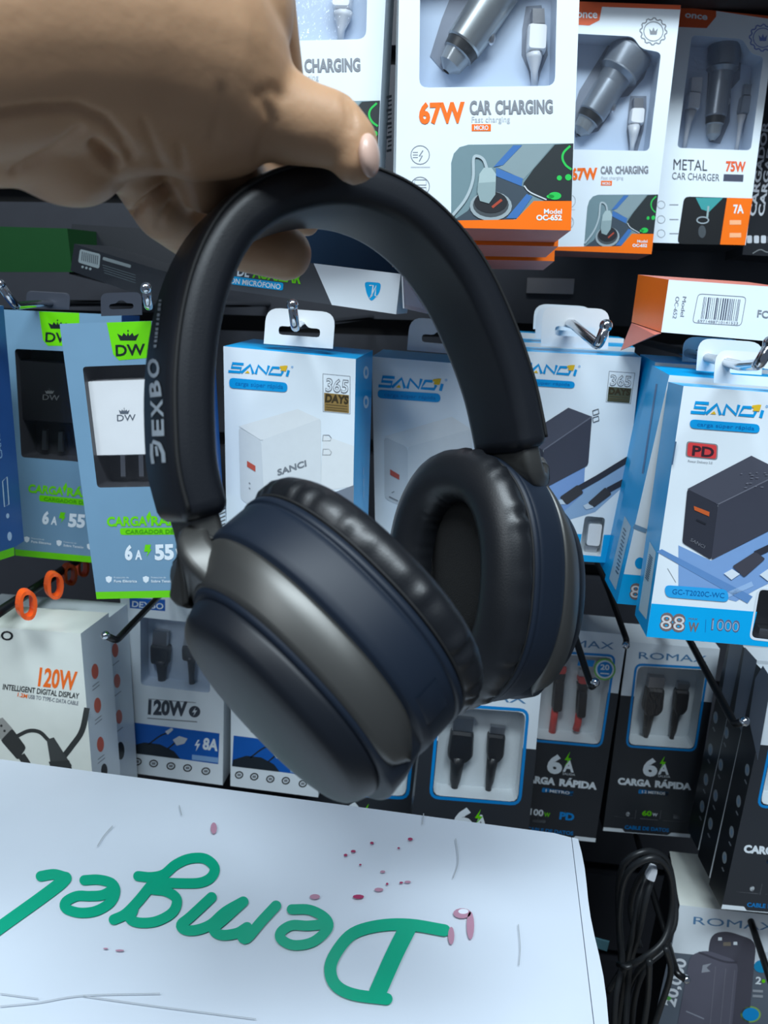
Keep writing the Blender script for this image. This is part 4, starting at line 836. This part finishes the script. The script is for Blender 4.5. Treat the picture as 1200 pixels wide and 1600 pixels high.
st(px8([(600, 225), (650, 232), (690, 262), (675, 312), (612, 348), (545, 354), (508, 338), (520, 305)]), 13.5)
st(px8([(826, 255), (745, 330), (708, 362), (725, 382), (770, 382), (825, 360), (880, 312), (950, 272)]), 14); st(px8([(950, 272), (880, 335), (835, 378), (865, 402), (925, 395), (965, 372)]), 14); st(px8([(1078, 288), (1020, 350), (962, 416), (940, 400)]), 14)
st(px5([(570, 301), (605, 302), (635, 318), (640, 338), (612, 364), (575, 371), (550, 360), (549, 345), (570, 332), (600, 333), (632, 330)]), 13.5)
st(px5([(868, 342), (800, 331), (740, 333), (690, 348), (660, 380), (645, 415), (655, 448), (690, 467), (755, 476)]), 16); st(px5([(796, 338), (770, 390), (738, 462)]), 23)
STN = mat('purple_stain', (176, 130, 150), .5); STR = mat('red_stain', (160, 50, 90), .5); CRK = mat('worn_crack', (164, 170, 176), .7)
for x, y, a, b in ((540, 1336, 3, 2), (552, 1330, 4, 2), (581, 1317, 3, 2), (641, 1311, 4, 2.4), (623, 1325, 2, 1.5), (563, 1351, 2, 1.4), (605, 1381, 2, 2), (627, 1379, 3, 1.6), (560, 1401, 9, 3.4)): flat(mb, FT, ell(x, y, a, b, 10), STR, 8)
for x, y, a, b in ((492, 1401, 8, 4), (722, 1427, 14, 8), (735, 1446, 6, 22), (705, 1462, 5, 14), (592, 1390, 7, 3), (598, 1362, 4, 2), (334, 1294, 5, 9), (637, 1378, 5, 2), (187, 1485, 7, 1.6), (165, 1482, 4, 1.2)): flat(mb, FT, ell(x, y, a, b, 14), STN, 7)
flat(mb, FT, ell(724, 1424, 8, 4), mat('white_scuff', (220, 224, 232), .5), 7.5)
for L in ([(712, 1310), (716, 1345), (708, 1372)], [(810, 1444), (813, 1480), (811, 1508)], [(176, 1290), (162, 1306), (152, 1322)], [(662, 1271), (660, 1288)], [(250, 1552), (130, 1555), (60, 1566), (0, 1572)], [(130, 1556), (260, 1574), (400, 1592)], [(0, 1552), (60, 1560)], [(280, 1258), (284, 1274)]):
    stroke(mb, FT, L, 1.3, CRK, 9)
mb.build('carton_body', bigc)
lid = MB(); a = br + e1 * .0004; b_ = fr + e1 * .0004; rows = []
for j in range(25):                     # right-hand side flap, bowed slightly out from the body
    v = j / 24; p = a + (b_ - a) * v; bow = .0015 + .003 * math.sin(math.pi * min(1, v * 1.1)) + .0008 * math.sin(v * 23)
    rows.append([p + Vector((0, 0, -.002)), p + e1 * (bow + .0022) + Vector((0, 0, -.0024)), p + e1 * (bow + .0028) + Vector((0, 0, -.006)), p + e1 * (bow) + Vector((0, 0, -.12)), p + Vector((0, 0, -.12))])
lid.grid(rows, CW, closed=True, smooth=False, caps=True); lid.build('side_flap', bigc)
zc = bl.z - H
mb = MB(); cw = .9
mb.prism([Vector((-.75, -.02, zc - .03)), Vector((.42, -.02, zc - .03)), Vector((.42, .44, zc - .03)), Vector((-.75, .44, zc - .03))], Vector((0, 0, .0298)), mat('counter_laminate', (120, 112, 104), .35))
ct = thing('counter', 'shop counter top under the large white carton', 'counter', Vector((-.16, .2, 0)))
mb.build('counter_top', ct)
m2 = MB(); m2.prism([Vector((-.73, .0, .001)), Vector((.40, .0, .001)), Vector((.40, .42, .001)), Vector((-.73, .42, .001))], Vector((0, 0, zc - .031)), mat('counter_base_laminate', (70, 66, 62), .4)); m2.build('counter_base', ct)
# ============================================================ headphones
hp = thing('headphones', 'black over-ear headphones held up by hand in front of the shelves', 'headphones', c2w((0, .095, .28)))
LEA = mat('black_leatherette', (17, 20, 26), .42, var=.1, bump=.06, bscale=1800, spec=.45); SHELL = mat('matte_black_shell', (20, 29, 42), .5, var=.04, spec=.3)
PADM = mat('black_pad_leatherette', (19, 21, 25), .4, var=.12, bump=.08, bscale=1600); MESHM = mat('black_speaker_cloth', (9, 10, 10), .9, bump=.4, bscale=1500)
YOKE = mat('gunmetal_yoke', (86, 86, 84), .43, .75, var=.04); CAPM = mat('satin_black_cap', (17, 21, 28), .45, var=.04, spec=.28); SEAM = mat('seam_thread', (12, 13, 15), .7)
PH = math.radians(32); nC = Vector((math.sin(PH), 0, -math.cos(PH)))
def camray(x, y): return Vector(((x - 600) / FPX, (y - 800) / FPX, 1))
d0 = nC.dot(camray(283, 700) * .25)
def arch(x, y):
    r = camray(x, y); return r * (d0 / nC.dot(r))
BANDPX = [(298, 792), (285, 740), (280, 690), (279, 600), (289, 510), (311, 432), (346, 370), (392, 333), (440, 314), (495, 306), (550, 313), (612, 341), (668, 390), (714, 455), (750, 532), (776, 605), (789, 660), (795, 692)]
bp = [arch(p.x, p.y) for p in smooth(BANDPX, 5)]
cenA = arch(520, 600); RAD = []
for i, p in enumerate(bp):
    t = (bp[min(i + 1, len(bp) - 1)] - bp[max(i - 1, 0)]).normalized(); r = t.cross(nC).normalized()
    if r.dot(p - cenA) < 0: r = -r
    RAD.append((t, r))
def section(hw, ht, rc, n=6):
    pts = []
    for sx, sy, a0 in ((1, 1, 0), (-1, 1, 90), (-1, -1, 180), (1, -1, 270)):
        for j in range(n + 1):
            a = math.radians(a0 + 90 * j / n); pts.append((sx * (hw - rc) + rc * math.cos(a), sy * (ht - rc) + rc * math.sin(a)))
    return pts
mb = MB(); rows = []; HW, HT = .0175, .0072
nb_ = len(bp)
def bandrow(i, k=1, ext=0):
    t, r = RAD[i]; row = []
    for u, v in section(HW, HT, .0052, 6):
        pil = .0012 * (1 - (u / HW) ** 2) * (1 if v > 0 else .8) * (1 if v > 0 else -1)
        row.append(c2w(bp[i] + t * ext + (nC * u + r * (v + pil)) * k))
    return row
rows = [bandrow(0, k, -e) for k, e in ((.55, .0042), (.8, .0034), (.93, .002))] + [bandrow(i) for i in range(nb_)] + [bandrow(nb_ - 1, k, e) for k, e in ((.93, .002), (.8, .0034), (.55, .0042))]
mb.grid(rows, LEA, caps=True); bandmb = mb; band = mb.build('headband', hp)
bvh = BVHTree.FromPolygons([tuple(v) for v in mb.v], mb.f)
sm_ = MB()
for sgn, vv in ((1, 1), (-1, 1)):
    sm_.tube([c2w(bp[i] + nC * sgn * (HW - .0012) + RAD[i][1] * (HT - .0012)) for i in range(nb_)], .00075, SEAM, 6)
so = sm_.build('seam', band)
# lettering printed on the outside of the headband
lt = MB(); LT = mat('silver_print', (176, 186, 194), .4)
def onband(x, y, o=.00025):
    d = ray(x, y).normalized(); h = bvh.ray_cast(CP, d)
    return (h[0] + (h[1] if h[1].dot(d) < 0 else -h[1]) * o) if h[0] is not None else None
def bandpoly(P, fs):
    vs = [onband(*p) for p in P]
    for f in fs:
        if all(vs[i] is not None for i in f): lt.add([vs[i] for i in f], [tuple(range(len(f)))], LT)
for s, a, b, h in (('E', (257, 681), (256, 655), 18), ('X', (256, 652), (254, 624), 18), ('B', (253, 619), (250, 594), 17), ('O', (250, 590), (248, 560), 17)):
    v, f = textpx(s, a, b, h, .03); bandpoly([tuple(p) for p in v], f)
# cut-away D
for L, w_ in (([(240, 690), (250, 694), (256, 708), (257, 722)], 6), ([(238, 694), (238, 710), (240, 724)], 5), ([(245, 698), (247, 712)], 4)):
    P = [Vector(p) for p in L]
    for i in range(len(P) - 1):
        t = (P[i + 1] - P[i]).normalized(); nn = Vector((-t.y, t.x)) * w_ / 2
        bandpoly([tuple(P[i] + nn - t * .6), tuple(P[i] - nn - t * .6), tuple(P[i + 1] - nn + t * .6), tuple(P[i + 1] + nn + t * .6)], [(0, 1, 2, 3)])
random.seed(9)
yy = 543
while yy > 468:
    wd = random.choice((3, 4, 5)); x = 243 + (543 - yy) * .11
    bandpoly([(x - 2, yy), (x + 2.4, yy), (x + 2.8, yy - wd), (x - 1.6, yy - wd)], [(0, 1, 2, 3)]); yy -= wd + random.choice((2, 2.5, 4))
lt.build('band_lettering', band)
def drop(t):                            # the outer plate sits lower than the pad
    u = min(1, max(0, (t - 34) / 14)); return 5.0 * u * u * (3 - 2 * u)
SC = [1, 1, 1]                         # cup size along its height, depth and axis
def orow(c, ax, t, a, b, n=96, fn=None, e=2.25):
    row = []
    for j in range(n):
        th = 2 * math.pi * j / n; cs, sn = math.cos(th), math.sin(th)
        x = a * math.copysign(abs(cs) ** (2 / e), cs); y = b * math.copysign(abs(sn) ** (2 / e), sn)
        k = fn(th, t) if fn else 1
        row.append(c2w(c + (ax[0] * (x * k * SC[0] + drop(t)) + ax[1] * y * k * SC[1] + ax[2] * t * SC[2]) * .001))
    return row
def earcup(c, ax, sc, arm):
    c = Vector(c); ax = [Vector(a) for a in ax]; SC[:] = sc; ay = [a * k for a, k in zip(ax, sc)]
    shell = MB()
    def tr(th, t):                      # yoke track fades out at the foot of the cup
        th = abs((th + math.pi) % (2 * math.pi) - math.pi); w = min(1, max(0, (math.radians(34) - th) / math.radians(14)))
        return 1 + .048 * w * w * (3 - 2 * w) if 33.9 < t < 50.2 else 1
    prof = [(13, 44, 34), (14.2, 48.6, 39), (14.8, 50.4, 40.8), (16.8, 50.6, 41), (17.3, 50.2, 40.6), (17.6, 49.3, 39.8), (18.1, 49.9, 40.3), (20, 50, 40.4), (30, 49.8, 40.2), (32.6, 49.4, 39.8), (33.6, 48.8, 39.2), (34.1, 46.8, 37.4), (42, 45.4, 36), (49, 43.6, 34.6), (50, 42, 34)]
    shell.grid([orow(c, ax, *p, fn=tr) for p in prof], SHELL, caps=True)
    so = shell.build('ear_cup', hp)
    cap = MB(); cp = [(49, 38, 30.5), (49.8, 40.6, 33), (50.6, 41.2, 33.5), (52, 41.1, 33.4), (56, 39.4, 32), (57.6, 38.2, 31), (58.6, 36.6, 29.4), (59.8, 32.4, 25.4), (61, 24, 18.6), (61.8, 13, 10), (62, 3, 2)]
    cap.grid([orow(c, ax, *p) for p in cp], CAPM, caps=True); cap.build('cap', so)
    pad = MB(); random.seed(5); wr = [random.uniform(.4, 1) for _ in range(60)]
    def wrk(th, t):
        k = (math.sin(th * 34) + .6 * math.sin(th * 47 + 1.3)) * wr[int(th / (2 * math.pi) * 59)]
        return 1 + .013 * k * math.exp(-((t - 9.5) / 3.6) ** 2)
    pp = [(14.4, 48.6, 39), (13, 50, 40.4), (10.5, 51.4, 41.6), (7, 51.6, 41.8), (4, 50.6, 40.8), (1.4, 48.2, 38.2), (-.6, 44, 34), (-1.2, 40.5, 30.2), (-.4, 37, 26), (1.6, 34, 22.8), (4.5, 32, 20.6), (9, 31, 19.6), (13.5, 31, 19.6)]
    pad.grid([orow(c, ax, *p, fn=wrk, n=240) for p in pp], PADM); po = pad.build('ear_pad', so)
    st_ = MB(); st_.tube(orow(c, ax, 13.6, 49.9, 40.2) + orow(c, ax, 13.6, 49.9, 40.2)[:1], .0005, SEAM, 6); st_.build('stitching', po)
    ms = MB(); ms.grid([orow(c, ax, 12.6, 33, 22), orow(c, ax, 12.0, 16, 10), orow(c, ax, 12, 1, 1)], MESHM, caps=True); ms.build('speaker_cloth', so)
    # yoke wrapping the rim
    y = MB(); rows = []; N = 90
    for i in range(N + 1):
        th = math.radians(27 + (360 - 54) * i / N); e_ = min(i, N - i) / 7.0; kw = math.sqrt(max(0.02, 1 - (1 - min(1, e_)) ** 2)) if e_ < 1 else 1
        tc_, hw = 41.4, 6.9 * kw
        row = []
        for u, rr in ((-1, 45), (-1, 48.0), (-.8, 48.6), (0, 47.4), (.75, 45.6), (1, 44.4), (1, 42.5)):
            b = rr - 9.4; cs, sn = math.cos(th), math.sin(th)
            x = rr * math.copysign(abs(cs) ** (2 / 2.25), cs); yv = b * math.copysign(abs(sn) ** (2 / 2.25), sn)
            row.append(c2w(c + (ay[0] * (x + drop(tc_ + u * hw)) + ay[1] * yv + ay[2] * (tc_ + u * hw)) * .001))
        rows.append(row)
    y.grid(rows, YOKE, caps=True); yo = y.build('yoke', hp)
    # arm from the headband down to the yoke
    A = MB(); end = c + (ay[0] * -44.0 + ay[2] * 41.5) * .001; e2_ = c + (ay[0] * -33.0 + ay[2] * 41) * .001
    i0, tdir = arm; p0 = bp[i0] - tdir * .006; p1 = bp[i0] + tdir * .012
    P = smooth([p0, p1, (p1 + tdir * .008) * .5 + (end - ax[0] * .006) * .5, end, e2_], 6)
    P = [Vector(p) for p in P]; rows = []
    for i, p in enumerate(P):
        f = i / (len(P) - 1); t = (P[min(i + 1, len(P) - 1)] - P[max(i - 1, 0)]).normalized()
        wdir = (nC * (1 - f) + ax[1] * (1 if ax[1].dot(nC) > 0 else -1) * f); wdir = (wdir - t * wdir.dot(t)).normalized(); th_ = t.cross(wdir)
        hw = .0138 + .001 * f; ht = .0046 + .0012 * f
        rows.append([c2w(p + wdir * u + th_ * v) for u, v in section(hw, ht, .0028, 4)])
    A.grid(rows, YOKE, caps=True); ao = A.build('slider_arm', hp)
    k = int(len(rows) * .38); g_ = MB(); g_.tube([p for p in rows[k]] + [rows[k][0]], .00035, SEAM, 5); g_.build('hinge_line', ao)
    return so
AXL = [(0.7036, 0.7035, -0.1002), (0.2811, -0.405, -0.87), (-0.6527, 0.584, -0.4827)]; CL = (-0.00207, 0.02624, 0.25991)
AXR = [(-0.0583, 0.9981, -0.0177), (-0.6043, -0.0212, 0.7965), (0.7946, 0.0571, 0.6044)]; CRR = (0.0231, 0.02358, 0.32352)
rc_ = earcup(Vector(CRR) + Vector((0, .004, 0)), AXR, (1.07, 1.0, 1.0), (nb_ - 1, RAD[-1][0])); lc = earcup(Vector(CL) + Vector((-.001, -.001, 0)), AXL, (.955, .97, .96), (0, -RAD[0][0]))
bt = MB(); c = Vector(CL) + Vector((-.001, -.001, 0)); ax = [Vector(a) * k for a, k in zip(AXL, SC)]
for j in range(1):                      # rocker button on the rim
    rows = []
    for t in (21, 22, 30, 31):
        row = []
        for i in range(9):
            th = math.radians(34 + i * 2); rr = 50.3 if t in (22, 30) else 49.4; cs, sn = math.cos(th), math.sin(th)
            row.append(c2w(c + (ax[0] * rr * cs ** (2 / 2.25) + ax[1] * (rr - 9.4) * sn ** (2 / 2.25) + ax[2] * t) * .001))
        rows.append(row)
    bt.grid(rows, SHELL, closed=False)
bt.build('button', lc)
# ============================================================ hand
SK = mat('skin', (182, 142, 108), .5, var=.14, scale=45, bump=.16, bscale=260, sss=.12)
chains = [
 [(-140, 60, .185, 190), (40, 40, .20, 185), (180, 50, .215, 180), (270, 80, .228, 172), (300, 110, .234, 158)],
 [(-60, 150, .205, 135), (40, 165, .215, 120), (100, 220, .228, 98), (112, 232, .232, 88)],
 [(120, 160, .222, 115), (240, 170, .232, 95), (345, 185, .24, 90), (300, 190, .236, 88)],
 [(330, 130, .236, 95), (400, 165, .240, 78), (460, 190, .243, 64), (515, 202, .247, 57), (546, 224, .248, 46), (554, 250, .248, 38)],
 [(160, 220, .236, 60), (212, 268, .252, 45), (255, 330, .272, 46), (300, 362, .293, 44), (370, 380, .306, 42), (446, 396, .302, 42)],
 [(300, 230, .250, 50), (318, 296, .262, 37), (390, 300, .292, 36), (440, 322, .317, 30), (477, 345, .327, 25)],
 [(340, 220, .252, 50), (384, 270, .266, 29), (430, 285, .297, 30), (470, 300, .317, 28)],
 [(360, 20, .235, 100), (418, -30, .246, 42), (428, 50, .252, 40), (436, 125, .264, 40), (442, 195, .285, 38), (445, 250, .305, 36), (450, 290, .317, 34)]]
mb = MB(); K = bpy.data.meshes
for ch in chains:
    for i in range(len(ch) - 1):
        a, b = ch[i], ch[i + 1]; pa, pb_ = atZ(*a[:3]), atZ(*b[:3]); ra, rb = a[3] * a[2] / FPX, b[3] * b[2] / FPX
        n = max(2, int((pb_ - pa).length / (min(ra, rb) * .16)))
        for j in range(n + 1):
            f = j / n; mb.ball(pa.lerp(pb_, f), ra + (rb - ra) * f, SK, 12)
raw = mb.build('person')
for nm, pr in (('REMESH', dict(mode='VOXEL', voxel_size=.0014, adaptivity=0)), ('SMOOTH', dict(factor=.6, iterations=14))):
    md = raw.modifiers.new(nm.lower(), nm)
    for a, v in pr.items(): setattr(md, a, v)
bpy.context.view_layer.update()
me = bpy.data.meshes.new_from_object(raw.evaluated_get(bpy.context.evaluated_depsgraph_get()))
old = raw.data; raw.modifiers.clear(); raw.data = me; bpy.data.meshes.remove(old)
me.materials.clear(); me.materials.append(SK)
creases = [([(-20, 178), (60, 168), (120, 166), (165, 186), (190, 215), (205, 245)], 7, .0016), ([(20, 268), (80, 236), (125, 203)], 6, .0014), ([(148, 228), (165, 244), (180, 256)], 8, .0035), ([(205, 333), (232, 312), (262, 290)], 6, .0022), ([(247, 352), (256, 332), (268, 316)], 5, .001),
 ([(250, 255), (235, 215), (225, 190)], 6, .0008), ([(285, 262), (280, 225)], 6, .0007), ([(335, 215), (345, 140)], 8, .0006), ([(440, 150), (425, 140), (405, 150)], 10, .0009), ([(400, 250), (425, 190), (415, 165)], 8, .0008), ([(545, 150), (553, 172), (553, 205)], 4, .0006), ([(538, 150), (544, 175), (543, 205)], 4, .0006)]
me.update()
nr = [v.normal.copy() for v in me.vertices]
for v, nn in zip(me.vertices, nr):
    q = v.co - CP; zc_ = q.dot(CF); x = 600 + FPX * q.dot(CR) / zc_; y = 800 - FPX * q.dot(CU) / zc_
    if nn.dot(q) > 0: continue
    dsp = 0
    for L, wd, dp in creases:
        if not (min(p[0] for p in L) - 30 < x < max(p[0] for p in L) + 30 and min(p[1] for p in L) - 30 < y < max(p[1] for p in L) + 30): continue
        d = 1e9
        for i in range(len(L) - 1):
            ax_, ay = L[i]; bx, by = L[i + 1]; ll = (bx - ax_) ** 2 + (by - ay) ** 2; t = max(0, min(1, ((x - ax_) * (bx - ax_) + (y - ay) * (by - ay)) / ll))
            d = min(d, math.hypot(x - ax_ - t * (bx - ax_), y - ay - t * (by - ay)))
        dsp += dp * math.exp(-(d / wd) ** 2)
    if dsp: v.co -= nn * dsp
for p in me.polygons: p.use_smooth = True
tag(raw, 'bare hand reaching in from the upper left, thumb on the headband and fingers curled behind', 'person'); recentre(raw)
NL = mat('thumbnail', (206, 172, 156), .3, var=.04)
nm = MB(); c = atZ(577, 243, .2435); ex = (CR * .94 - CF * .34).normalized(); ez = (CU * .96 - CR * .26); ez = (ez - ex * ez.dot(ex)).normalized(); ey = ez.cross(ex)
Mx = Matrix((ex, ey, ez)).transposed(); nm.ball(c, 1, NL, 12, (.0030, .0056, .0066), Mx); no = nm.build('fingernail', raw); no['label'] = 'pale thumbnail'
